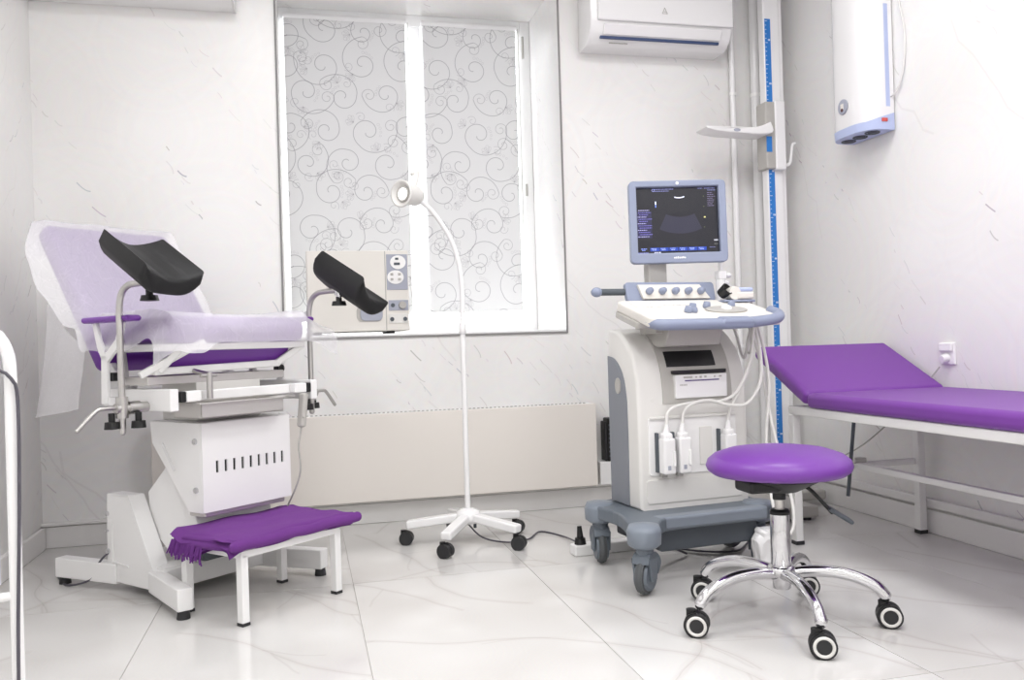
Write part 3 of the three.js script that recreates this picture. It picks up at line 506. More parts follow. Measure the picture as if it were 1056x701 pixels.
// ---------------------------------------------------------------- ultrasound machine
const CART = [1.24, 0, -2.68], CTURN = 6;
const cartPoint = (x, y, z) => { const a = CTURN * Math.PI / 180; return [CART[0] + x * Math.cos(a) + z * Math.sin(a), y, CART[2] - x * Math.sin(a) + z * Math.cos(a)]; };
{
  const t = thing('ultrasound_machine', 'white and blue-grey ultrasound machine on casters with lit monitor', 'ultrasound machine', CART, CTURN);
  // base
  const outline = smooth([[-0.345, 0.28], [-0.318, 0.322], [-0.275, 0.305], [-0.2, 0.21], [-0.1, 0.195], [0.08, 0.195], [0.16, 0.195], [0.215, 0.185], [0.245, 0.15], [0.25, 0.1], [0.245, 0.03], [0.27, -0.07], [0.23, -0.15], [0, -0.17], [-0.24, -0.16], [-0.3, -0.1], [-0.285, 0.06], [-0.345, 0.28]], 4).slice(0, -1);
  mesh('base', flat(outline, 0.155, 0.2, 0.008), M.base, t);
  mesh('base_skirt', [box(-0.19, 0.17, 0.085, 0.158, -0.14, 0.17, 0.008)], M.darkGrey, t);
  mesh('bumper', box(-0.215, 0.19, 0.16, 0.2015, 0.155, 0.204, 0.01), M.baseLight, t);  // paler than the base grey: its highlight is put into the colour
  for (const [x, z, turn] of [[-0.31, 0.285, -52], [0.2, 0.125, -40], [-0.27, -0.1, -14], [0.235, -0.09, 10]]) {
    const g = new THREE.Group(); g.name = 'caster'; g.position.set(x, 0, z); g.rotation.y = turn * Math.PI / 180; t.add(g);
    const R = 0.056;
    mesh('tyre', [new THREE.TorusGeometry(R - 0.013, 0.013, 12, 36).rotateY(Math.PI / 2).translate(0, R, 0), rod([-0.012, R, 0], [0.012, R, 0], R - 0.004, R - 0.004, 36)], M.tyre, g);
    mesh('hubcap', [rod([-0.02, R, 0], [-0.012, R, 0], R * 0.72, R * 0.78, 32), rod([0.012, R, 0], [0.021, R, 0], R * 0.78, R * 0.72, 32), rod([0.02, R, 0], [0.024, R, 0], 0.011)], M.base, g);
    mesh('fork', [profX(smooth([[-0.035, R], [-0.062, R + 0.03], [-0.03, R + 0.066], [0.02, R + 0.068], [0.035, R + 0.04], [0.02, R + 0.05], [-0.03, R + 0.045], [-0.035, R]], 4).slice(0, -1), -0.027, 0.027, 0.003), profX([[-0.02, R - 0.012], [0.016, R - 0.012], [0.03, R + 0.055], [-0.03, R + 0.055]], 0.022, 0.03, 0.002), profX([[-0.02, R - 0.012], [0.016, R - 0.012], [0.03, R + 0.055], [-0.03, R + 0.055]], -0.03, -0.022, 0.002), rod([0, R + 0.06, 0], [0, 0.15, 0], 0.026, 0.028)], M.base, g);
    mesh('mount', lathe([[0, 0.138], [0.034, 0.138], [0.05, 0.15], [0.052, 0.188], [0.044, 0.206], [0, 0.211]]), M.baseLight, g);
  }
  // body
  const prof = [[-0.128, 0.2], [0.08, 0.2], [0.08, 0.5], ...smooth([[0.08, 0.56], [0.072, 0.63], [0.045, 0.7], [-0.005, 0.755], [-0.05, 0.782], [-0.09, 0.79]], 4), [-0.118, 0.79], [-0.128, 0.77]];
  mesh('body', toCreasedNormals(profX(prof, -0.208, 0.205, 0.012), 0.7), M.offWhite, t);
  const inner = [[-0.126, 0.205], [0.005, 0.205], [0.008, 0.45], ...smooth([[0.006, 0.55], [-0.01, 0.62], [-0.04, 0.665], [-0.08, 0.692], [-0.126, 0.7]], 4)];
  for (const s of [-1, 1]) { const p = mesh('side_panel', profX(inner, s < 0 ? -0.211 : 0.203, s < 0 ? -0.206 : 0.208, 0.001), M.sidegrey, t); if (s < 0) { const e = new THREE.CylinderGeometry(0.027, 0.027, 0.004, 30).scale(1, 1, 0.72).rotateZ(Math.PI / 2).rotateX(Math.PI / 2 * 0).translate(-0.212, 0.6, -0.05); mesh('emblem', e, M.greyPlastic, p); } }
  const band = (y0, y1, x0, x1, o1, o2, mat, name) => {   // strip lying on the curved front between two heights
    const c = smooth([[0.08, 0.5], [0.08, 0.56], [0.072, 0.63], [0.045, 0.7], [-0.005, 0.755], [-0.07, 0.787]], 8).filter(([, y]) => y >= y0 && y <= y1);
    const nrm = c.map((p, i) => { const a = c[Math.max(0, i - 1)], b = c[Math.min(c.length - 1, i + 1)], dz = b[0] - a[0], dy = b[1] - a[1], L = Math.hypot(dz, dy); return [dy / L, -dz / L]; });
    return mesh(name, toCreasedNormals(profX([...c.map((p, i) => [p[0] + nrm[i][0] * o1, p[1] + nrm[i][1] * o1]), ...c.map((p, i) => [p[0] + nrm[i][0] * o2, p[1] + nrm[i][1] * o2]).reverse()], x0, x1, 0.0008), 0.7), mat, t);
  };
  band(0.54, 0.785, -0.118, 0.145, -0.004, 0.004, M.greyPlastic, 'front_surround');
  band(0.652, 0.712, -0.092, 0.094, -0.004, 0.006, M.dark, 'recess_shade');  // no hollow here: the opening's shade is painted as a black strip
  const pr = mesh('printer', box(-0.075, 0.122, 0.556, 0.634, 0.03, 0.093, 0.004), M.whiteGloss, t);
  mesh('printer_slot', box(-0.08, 0.125, 0.636, 0.648, 0.04, 0.085, 0.002), M.dark, pr);
  mesh('printer_stripe', plain(-0.04, 0.09, 0.612, 0.616, 0.0928, 0.0938), std('#57407e', 0.5), pr);
  mesh('printer_key', [plain(-0.045, -0.012, 0.622, 0.628, 0.0928, 0.0942), plain(0, 0.006, 0.622, 0.627, 0.0928, 0.0942), plain(0.016, 0.024, 0.621, 0.628, 0.0928, 0.0942), plain(0.034, 0.042, 0.622, 0.628, 0.0928, 0.0942), plain(0.07, 0.076, 0.622, 0.627, 0.0928, 0.0942), plain(0.09, 0.1, 0.622, 0.627, 0.0928, 0.0942)], M.greyPlastic, pr);
  mesh('printer_lettering', Array.from({ length: 5 }, (_, i) => plain(-0.058 + i * 0.0055, -0.0545 + i * 0.0055, 0.598, 0.603, 0.0928, 0.0938)), M.greyPlastic, pr);
  // lower front: connector bay and drawer line
  const fb = mesh('connector_panel', slab(roundRect(0.33, 0.19, 0.012), 0.006, 0.002).translate(-0.01, 0.405, 0.079), M.white, t);
  mesh('lip', box(-0.172, 0.152, 0.492, 0.502, 0.08, 0.094, 0.004), M.offWhite, fb);
  mesh('port_cover', box(0.012, 0.06, 0.335, 0.46, 0.084, 0.089, 0.002), M.offWhite, fb);
  mesh('lower_panel', slab(roundRect(0.36, 0.078, 0.012), 0.005, 0.002).translate(-0.005, 0.258, 0.079), M.offWhite, t);
  for (const x of [-0.124, -0.066, 0.108]) { mesh('port', box(x - 0.03, x - 0.022, 0.322, 0.45, 0.082, 0.1, 0.002), M.darkGrey, t); mesh('port_latch', box(x - 0.014, x + 0.006, 0.305, 0.318, 0.082, 0.1, 0.002), M.greyPlastic, t); }
  mesh('screw_cap', rod([-0.152, 0.555, 0.076], [-0.152, 0.555, 0.0815], 0.008), M.offWhite, t);
  // neck and console
  mesh('neck', profX([[-0.1, 0.76], [0.05, 0.725], [0.105, 0.73], [0.13, 0.79], [0.06, 0.82], [-0.02, 0.86], [-0.1, 0.86]], -0.115, 0.09, 0.005), M.greyPlastic, t);
  mesh('neck_bracket', box(-0.14, -0.1, 0.77, 0.8, -0.02, 0.09), M.greyPlastic, t);
  const con = new THREE.Group(); con.name = 'console'; con.position.set(0.0, 0.838, 0.105); con.rotation.x = 0.27; t.add(con);
  mesh('keyboard_deck', slab(roundRect(0.49, 0.25, 0.03), 0.034, 0.008).rotateX(-Math.PI / 2).translate(0.012, -0.02, 0), M.creamPlastic, con);
  mesh('deck_rim', slab(roundRect(0.46, 0.17, 0.028), 0.02, 0.004).rotateX(-Math.PI / 2).translate(-0.01, -0.038, -0.03), M.greyPlastic, con);
  const keys = []; for (let r = 0; r < 3; r++) for (let k = 0; k < 13; k++) if (k < 5 || r < 2) keys.push(box(-0.205 + k * 0.0185, -0.192 + k * 0.0185, 0.014, 0.0185, -0.075 + r * 0.022, -0.06 + r * 0.022, 0.002));
  mesh('keyboard', keys, M.white, con);
  for (const [x, z] of [[-0.065, 0.06], [-0.025, 0.02], [0.04, 0.0], [0.135, 0.0]]) mesh('knob', lathe([[0, 0.014], [0.012, 0.014], [0.013, 0.02], [0.0105, 0.034], [0, 0.035]], 20).translate(x, 0, z), M.bluegrey, con);
  mesh('knob', lathe([[0, 0.014], [0.012, 0.014], [0.013, 0.02], [0.0105, 0.03], [0, 0.031]], 20).translate(-0.045, 0, 0.06), M.bluegrey, con);
  mesh('trackball_ring', lathe([[0, 0.014], [0.075, 0.014], [0.078, 0.018], [0.07, 0.021], [0, 0.021]], 36).scale(1, 1, 0.5).translate(0.09, 0, 0.04), M.greyPlastic, con);
  mesh('trackball', ball(0.09, 0.02, 0.04, 0.018, 1, 0.7, 1), M.white, con);
  mesh('front_handle', tube([[-0.215, -0.006, 0.075], [-0.214, -0.008, 0.105], [-0.195, -0.006, 0.133], [-0.13, -0.004, 0.143], [-0.05, -0.003, 0.148], [0.06, -0.003, 0.148], [0.17, 0.003, 0.143], [0.222, 0.008, 0.133], [0.248, 0.012, 0.105], [0.25, 0.014, 0.06]], 0.0175, 80, 14), M.bluegrey, con);
  mesh('palm_rest', box(0.0, 0.12, -0.018, 0.016, 0.118, 0.166, 0.012), M.bluegrey, con);
  // riser panel with knobs
  const ri = new THREE.Group(); ri.name = 'riser_panel'; ri.position.set(-0.005, 0.885, -0.03); ri.rotation.x = -0.25; t.add(ri);
  mesh('riser_face', slab(poly([[-0.12, 0.0], [0.14, 0.0], [0.105, 0.05], [-0.135, 0.05]]), 0.012, 0.002).translate(0, 0, 0.008), M.creamPlastic, ri);
  mesh('riser_back', slab(roundRect(0.345, 0.07, 0.014), 0.02, 0.004).translate(-0.003, 0.028, -0.012), M.bluegrey, ri);
  for (let k = 0; k < 5; k++) mesh('knob', lathe([[0, 0], [0.012, 0], [0.0125, 0.006], [0.0095, 0.02], [0, 0.021]], 20).rotateX(Math.PI / 2).translate(-0.098 + k * 0.05, 0.025, 0.02), M.bluegrey, ri);
  const sh = mesh('side_handle', rod([-0.175, 0.915, -0.045], [-0.275, 0.915, -0.045], 0.0115), M.darkGrey, t); mesh('handle_end', ball(-0.283, 0.915, -0.045, 0.0165, 1.2, 1, 1), M.bluegrey, sh);
  // monitor
  const st = mesh('monitor_stalk', [box(-0.062, 0.01, 0.9, 1.06, -0.125, -0.085, 0.006)], M.greyPlastic, t);
  const mo = new THREE.Group(); mo.name = 'monitor'; mo.position.set(0.04, 1.156, -0.06); mo.rotation.set(-0.04, -18 * Math.PI / 180, 0, 'YXZ'); t.add(mo);
  const frame = roundRect(0.338, 0.287, 0.02); const hole = new THREE.Path([[-0.143, -0.108], [0.143, -0.108], [0.143, 0.122], [-0.143, 0.122]].map(([a, b]) => new THREE.Vector2(a, b))); frame.holes.push(hole);
  mesh('bezel', slab(frame, 0.03, 0.004).translate(0, 0, -0.005), M.bluegrey, mo);
  mesh('back_shell', [slab(roundRect(0.32, 0.27, 0.02), 0.03, 0.01).translate(0, 0, -0.034)], M.greyPlastic, mo);
  mesh('screen', new THREE.PlaneGeometry(0.288, 0.232).translate(0, 0.007, 0.006), phy({ color: '#050507', roughness: 0.25, emissive: '#ffffff', emissiveMap: screenTex, emissiveIntensity: 0.95 }), mo);
  mesh('emblem', rod([0.0, 0.133, 0.024], [0.0, 0.133, 0.0262], 0.0055), M.white, mo);
  mesh('lettering', Array.from({ length: 7 }, (_, i) => plain(-0.02 + i * 0.006, -0.0158 + i * 0.006, -0.1285, -0.1235 + (i % 3) * 0.0008, 0.0245, 0.0257)), M.white, mo);
  // cup holder
  mesh('probe_holder', [lathe([[0.012, 0], [0.018, 0.0], [0.022, 0.034], [0.0185, 0.035], [0.014, 0.008], [0.012, 0]], 26).rotateX(0.9).rotateZ(-0.5).translate(0.16, 0.9, 0.015)], M.black, t);
  mesh('cable_hook', [box(0.205, 0.225, 0.79, 0.835, 0.07, 0.09), tube([[0.215, 0.795, 0.08], [0.215, 0.785, 0.1], [0.215, 0.795, 0.125]], 0.006, 16)], M.creamPlastic, t);
  mesh('holder_shelf', box(0.15, 0.275, 0.872, 0.88, -0.07, 0.05, 0.003), M.bluegrey, t);
}
// transducers: connector in the front bay, cable, handle in its holder
function probe(label, cx, cableW, build) {
  const t = thing('ultrasound_probe', label, 'ultrasound probe', CART, CTURN, 'ultrasound probes on the machine');
  const con = mesh('connector', [box(cx - 0.024, cx + 0.02, 0.318, 0.435, 0.092, 0.135, 0.008), box(cx - 0.019, cx + 0.015, 0.425, 0.452, 0.095, 0.13, 0.01), rod([cx - 0.002, 0.445, 0.112], [cx + 0.001, 0.478, 0.112], 0.012, 0.0055)], M.whiteGloss, t);
  mesh('lever', [box(cx + 0.006, cx + 0.014, 0.345, 0.395, 0.134, 0.145, 0.003)], M.white, con); mesh('emblem', rod([cx - 0.002, 0.43, 0.129], [cx - 0.002, 0.43, 0.1325], 0.004), M.panelGrey, con);
  mesh('label_plate', plain(cx - 0.012, cx - 0.001, 0.333, 0.347, 0.135, 0.1358), M.panelGrey, con);
  mesh('cable', tube(cableW, 0.0055, 120, 8), M.cable, t);
  build(t);
}
probe('white probe connector at the grey side panel end with cable to lavender handle', -0.124, [[-0.123, 0.475, 0.112], [-0.118, 0.515, 0.113], [-0.085, 0.535, 0.115], [0, 0.545, 0.118], [0.08, 0.545, 0.125], [0.14, 0.58, 0.13], [0.19, 0.68, 0.13], [0.208, 0.77, 0.125], [0.215, 0.803, 0.118], [0.225, 0.78, 0.1], [0.235, 0.7, 0.07], [0.25, 0.72, 0.03], [0.285, 0.84, 0.02], [0.268, 0.893, 0.026]], (t) => {
  mesh('handle', [box(0.2, 0.272, 0.882, 0.908, 0.005, 0.05, 0.008), rod([0.195, 0.903, 0.006], [0.195, 0.903, 0.048], 0.023)], M.creamPlastic, t); mesh('cap', [box(0.205, 0.27, 0.907, 0.922, 0.007, 0.048, 0.007)], M.paleBlue, t);
});
probe('white probe connector between the other two with cable to upright wand', -0.066, [[-0.065, 0.475, 0.112], [-0.06, 0.515, 0.115], [-0.03, 0.54, 0.12], [0.03, 0.548, 0.125], [0.1, 0.53, 0.14], [0.16, 0.535, 0.15], [0.21, 0.6, 0.15], [0.222, 0.7, 0.14], [0.218, 0.797, 0.112], [0.225, 0.76, 0.08], [0.24, 0.68, 0.02], [0.24, 0.78, -0.03], [0.195, 0.86, -0.035]], (t) => {
  mesh('handle', [rod([0.185, 0.87, -0.03], [0.19, 0.955, -0.03], 0.014, 0.016), rod([0.19, 0.955, -0.03], [0.19, 1.09, -0.03], 0.0075), box(0.174, 0.206, 0.955, 0.985, -0.045, -0.015, 0.004)], M.whiteGloss, t); mesh('tip', ball(0.19, 1.1, -0.03, 0.0095, 1, 1.5, 1), M.white, t);
});
probe('white probe connector half hidden by the purple stool seat with looped cable', 0.108, [[0.109, 0.475, 0.112], [0.115, 0.52, 0.118], [0.15, 0.58, 0.125], [0.2, 0.68, 0.12], [0.216, 0.8, 0.105], [0.238, 0.76, 0.12], [0.26, 0.6, 0.13], [0.235, 0.4, 0.14], [0.19, 0.2, 0.23], [0.215, 0.12, 0.27], [0.25, 0.2, 0.25], [0.262, 0.45, 0.14], [0.255, 0.75, 0.06], [0.235, 0.87, -0.05]], (t) => {
  mesh('handle', [rod([0.232, 0.872, -0.055], [0.232, 0.925, -0.055], 0.013, 0.017), ball(0.222, 0.945, -0.055, 0.017, 1, 0.7, 1), ball(0.236, 0.972, -0.055, 0.014, 1, 0.7, 1)], M.whiteGloss, t);
});
{
  const [x, , z] = cartPoint(0.185, 0, 0.2);
  const pts = []; const g = new THREE.IcosahedronGeometry(1, 4); const P = g.attributes.position;
  for (let i = 0; i < P.count; i++) { const v = V(P.getX(i), P.getY(i), P.getZ(i)); const n = 1 + 0.1 * Math.sin(v.x * 7 + v.y * 5) + 0.08 * Math.sin(v.z * 11 - v.y * 9) + 0.05 * Math.sin(v.y * 21 + v.x * 13); v.multiplyScalar(n); const sx = Math.sign(v.x) * Math.pow(Math.min(1, Math.abs(v.x)), 0.6), sy = Math.sign(v.y) * Math.pow(Math.min(1, Math.abs(v.y)), 0.55); P.setXYZ(i, sx * 0.05 * (1 + 0.08 * Math.sin(v.y * 9)), Math.max(0, 0.068 + sy * 0.066), v.z * 0.035); }
  g.computeVertexNormals();
  const m = mesh('plastic_bag', toCreasedNormals(g, 0.5), M.whiteGloss); m.position.set(x, 0, z); tag(m, 'crumpled white plastic bag on the floor under the ultrasound machine', 'bag');
}

// ---------------------------------------------------------------- purple stool
{
  const t = thing('rolling_stool', 'round purple vinyl stool on a five-armed chrome base', 'stool', [1.208, 0, -2.026]);
  mesh('seat', lathe([[0, 0.386], [0.145, 0.387], [0.17, 0.391], [0.183, 0.401], [0.187, 0.412], [0.182, 0.427], [0.165, 0.441], [0.13, 0.453], [0.08, 0.46], [0.03, 0.462], [0, 0.462]].map(([r, y]) => [r, y]), 72), M.vinyl, t);
  mesh('seat_plate', [lathe([[0, 0.345], [0.05, 0.345], [0.11, 0.376], [0.14, 0.387], [0, 0.387]], 30), box(-0.12, -0.03, 0.352, 0.386, -0.02, 0.07, 0.01)], M.black, t);
  mesh('gas_column', rod([0, 0.29, 0], [0, 0.35, 0], 0.0125), M.satin, t);
  mesh('column_top', lathe([[0, 0.35], [0.017, 0.35], [0.017, 0.322], [0, 0.322]].reverse(), 24), M.black, t);
  mesh('column_cup', lathe([[0, 0.283], [0.026, 0.283], [0.026, 0.29], [0.022, 0.296], [0, 0.296]], 30), M.black, t);
  mesh('column_sleeve', lathe([[0, 0.13], [0.026, 0.13], [0.025, 0.285], [0, 0.285]], 36), M.chrome, t);
  mesh('hub', [lathe([[0, 0.088], [0.022, 0.088], [0.024, 0.12], [0.033, 0.124], [0.037, 0.132], [0.037, 0.142], [0.03, 0.15], [0, 0.15]], 36)], M.chrome, t);
  const lv = mesh('height_lever', tube([[0.045, 0.368, 0.01], [0.075, 0.345, 0.03], [0.105, 0.305, 0.05], [0.118, 0.288, 0.056]], 0.005, 24), M.black, t);
  mesh('paddle', beam([0.11, 0.3, 0.052], [0.165, 0.262, 0.075], 0.042, 0.011, 0.005), M.darkGrey, lv);
  const A0 = 173, turns = [58, 62, 60, 66, 56];
  for (let k = 0; k < 5; k++) {
    const a = (A0 - 72 * k) * Math.PI / 180, dx = Math.cos(a), dz = Math.sin(a);
    const pts = [[0.02, 0.128], [0.08, 0.136], [0.14, 0.134], [0.19, 0.122], [0.23, 0.103], [0.252, 0.08]].map(([r, y]) => [dx * r, y, dz * r]);
    const arm = tube(pts, 0.0155, 48, 14); mesh('base_arm', arm, M.chrome, t);
    caster(t, dx * 0.262, dz * 0.262, turns[k] + 0, 0.03, 0.021, M.black, M.rubber, M.offWhite);
  }
}

// ---------------------------------------------------------------- couch
{
  const t = thing('examination_couch', 'purple upholstered examination couch with raised head end on white frame', 'couch', [0, 0, 0]);
  const X0 = 1.695, X1 = 2.235, Z0 = -2.765, Z1 = -0.95, Y = 0.468;
  for (const [x, z] of [[X0, Z0], [X1 - 0.03, Z0 + 0.01], [X0, Z1 - 0.03], [X1 - 0.03, Z1 - 0.03]]) { const l = mesh('leg', box(x, x + 0.03, 0.012, Y, z, z + 0.03, 0.003), M.whiteMetal, t); mesh('foot_cap', box(x - 0.002, x + 0.032, 0, 0.014, z - 0.002, z + 0.032, 0.002), M.rubber, l); }
  mesh('frame', [box(X0, X0 + 0.03, Y, Y + 0.03, Z0, Z1), box(X1 - 0.03, X1, Y, Y + 0.03, Z0, Z1), box(X0 + 0.03, X1 - 0.03, Y, Y + 0.03, Z0, Z0 + 0.03), box(X0 + 0.03, X1 - 0.03, Y, Y + 0.03, Z1 - 0.03, Z1)], M.whiteMetal, t);
  mesh('stretcher', [box(X0 + 0.03, X1 - 0.03, 0.258, 0.28, Z0 + 0.004, Z0 + 0.026)], M.whiteMetal, t);
  mesh('stretcher', [box(X0 + 0.03, X1 - 0.03, 0.258, 0.28, Z1 - 0.026, Z1 - 0.004)], M.whiteMetal, t);
  mesh('stretcher', [box(1.93, 1.953, 0.262, 0.284, Z0 + 0.028, Z1 - 0.028)], M.whiteMetal, t);
  const pad = (g) => { g.computeVertexNormals?.(); return g; };
  mesh('mattress', new RoundedBoxGeometry(X1 - X0 + 0.03, 0.052, Z1 + 2.63, 5, 0.02).translate((X0 + X1) / 2, 0.525, (Z1 - 2.63) / 2), M.vinylBed, t);
  const L = 0.375, hr = new RoundedBoxGeometry(X1 - X0 + 0.03, 0.052, L, 5, 0.02).translate(0, 0.0, -L / 2).rotateX(0.46).translate((X0 + X1) / 2, 0.528, -2.63);
  mesh('head_rest', hr, M.vinylBed, t);
  mesh('support_rod', rod([1.9, 0.165, -2.72], [1.9, 0.545, -2.655], 0.0065), M.darkGrey, t);
  mesh('rod_clamp', [box(1.925, 1.975, 0.281, 0.3, -2.745, -2.71, 0.004)], M.steel, t);
}
// ---------------------------------------------------------------- stadiometer with scale
{
  const t = thing('stadiometer', 'white height measuring column with blue scale and sliding headpiece', 'stadiometer', [0, 0, 0]);
  const x = 2.1, z = -3.5;
  mesh('column', [box(x - 0.02, x + 0.06, 0.04, 2.45, z - 0.05, z, 0.006), box(x + 0.064, x + 0.082, 0.04, 2.45, z - 0.03, z - 0.012, 0.004)], M.whiteGloss, t);
  const rl = mesh('ruler', plain(x - 0.014, x + 0.014, 0.2, 2.2, z, z + 0.003), M.blue, t);
  const tk = []; for (let y = 0.25; y < 2.2; y += 0.02) tk.push(plain(x - 0.013, x - 0.013 + (Math.round(y * 50) % 5 ? 0.006 : 0.012), y, y + 0.0018, z + 0.003, z + 0.0036)); mesh('scale_marks', tk, M.marking, rl);
  for (let y = 0.3; y < 2.2; y += 0.2) mesh('number', [plain(x + 0.001, x + 0.004, y, y + 0.008, z + 0.003, z + 0.0036), plain(x + 0.0065, x + 0.0105, y, y + 0.008, z + 0.003, z + 0.0036)], M.marking, rl);
  const s = mesh('slider', [box(x - 0.04, x + 0.055, 1.51, 1.815, z - 0.055, z + 0.03, 0.008)], M.greyPlastic, t);
  mesh('slider_cover', box(x + 0.005, x + 0.058, 1.505, 1.82, z - 0.05, z + 0.036, 0.008), M.whiteGloss, s);
  mesh('head_paddle', slab(poly(smooth([[x - 0.03, 1.715], [x - 0.1, 1.69], [x - 0.2, 1.688], [x - 0.33, 1.684], [x - 0.345, 1.68], [x - 0.3, 1.667], [x - 0.2, 1.66], [x - 0.03, 1.662], [x - 0.03, 1.715]], 4).slice(0, -1)), 0.11, 0.006).translate(0, 0, z - 0.05), M.white, s);
  mesh('paddle_badge', ball(x - 0.2, 1.672, z + 0.06, 0.014, 1.2, 0.5, 0.2), M.panelGrey, s);
  mesh('blue_tag', plain(x - 0.039, x - 0.012, 1.585, 1.655, z + 0.03, z + 0.032), M.blue, s);
  mesh('hook', tube([[x + 0.06, 1.53, z + 0.01], [x + 0.085, 1.54, z + 0.015], [x + 0.1, 1.62, z + 0.015], [x + 0.112, 1.63, z + 0.015]], 0.007, 20), M.white, s);
  mesh('platform', [box(1.7, 2.01, 0.012, 0.06, -3.42, -3.07, 0.01)], M.greyPlastic, t);
  for (const [fx, fz] of [[1.74, -3.1], [1.97, -3.1], [1.74, -3.38], [1.97, -3.38]]) mesh('foot', rod([fx, 0, fz], [fx, 0.014, fz], 0.018), M.rubber, t);
  mesh('base_arm', [box(1.95, 2.2, 0.03, 0.075, -3.56, -3.3, 0.012)], M.greyPlastic, t);
  mesh('cable', tube([[2.15, 0.08, -3.35], [2.1, 0.12, -3.25], [2.02, 0.2, -3.1], [2.1, 0.32, -2.9], [2.2, 0.5, -2.74], [2.25, 0.62, -2.655]], 0.003, 60, 6), M.greyPlastic, t);
}
// ---------------------------------------------------------------- corner pipes
for (const [x, r, l] of [[2.02, 0.014, 'slim white riser pipe beside the air conditioner'], [2.14, 0.022, 'thick white riser pipe in the corner behind the height column']]) {
  const t = thing('riser_pipe', l, 'pipe', [x, 0, BACK + 0.03]);
  mesh('pipe', rod([0, 0.206, 0], [0, CEIL, 0], r), M.whiteGloss, t);
  for (const y of [0.7, 1.9]) mesh('clip', rod([0, y, 0], [0, y + 0.015, 0], r + 0.003), M.white, t);
}
// ---------------------------------------------------------------- air conditioner
{
  const t = thing('air_conditioner', 'white wall-mounted air conditioner beside the window niche', 'air conditioner', [0, 0, BACK]);
  const X0 = 1.265, X1 = 1.945, Y0 = 2.075;
  mesh('casing', toCreasedNormals(profX([[0, Y0 + 0.3], [0, Y0], [0.09, Y0], ...smooth([[0.11, Y0 + 0.002], [0.14, Y0 + 0.02], [0.165, Y0 + 0.05], [0.175, Y0 + 0.09]], 4), [0.175, Y0 + 0.3]], X0, X1, 0.006), 0.6), M.whiteGloss, t);
  const fp = mesh('front_panel', box(X0 + 0.03, X1 + 0.004, Y0 + 0.088, Y0 + 0.302, 0.172, 0.192, 0.008), M.whiteGloss, t);
  const yT = Y0 + 0.13, xT = 1.61; mesh('emblem', [rod([xT - 0.013, yT, 0.1925], [xT + 0.013, yT, 0.1925], 0.0016, 0.0016, 6), rod([xT - 0.012, yT, 0.1925], [xT, yT + 0.026, 0.1925], 0.0016, 0.0016, 6), rod([xT + 0.012, yT, 0.1925], [xT, yT + 0.026, 0.1925], 0.0016, 0.0016, 6), rod([xT - 0.007, yT + 0.008, 0.1925], [xT + 0.007, yT + 0.008, 0.1925], 0.0014, 0.0014, 6)], M.greyPlastic, fp);
  const lo = mesh('louver', beam([X0 + 0.06, Y0 + 0.056, 0.17], [X1 - 0.05, Y0 + 0.056, 0.17], 0.01, 0.05, 0.004, V(0, 0.85, 0.5)), M.whiteGloss, t);
  mesh('outlet_slot', beam([X0 + 0.05, Y0 + 0.024, 0.149], [X1 - 0.055, Y0 + 0.024, 0.149], 0.012, 0.012, 0.002), std('#3c4d75', 0.5), t);
  mesh('lettering', Array.from({ length: 12 }, (_, i) => plain(X0 + 0.1 + i * 0.0075, X0 + 0.105 + i * 0.0075, Y0 + 0.006, Y0 + 0.01, 0.125, 0.131)), M.greyPlastic, t);
}
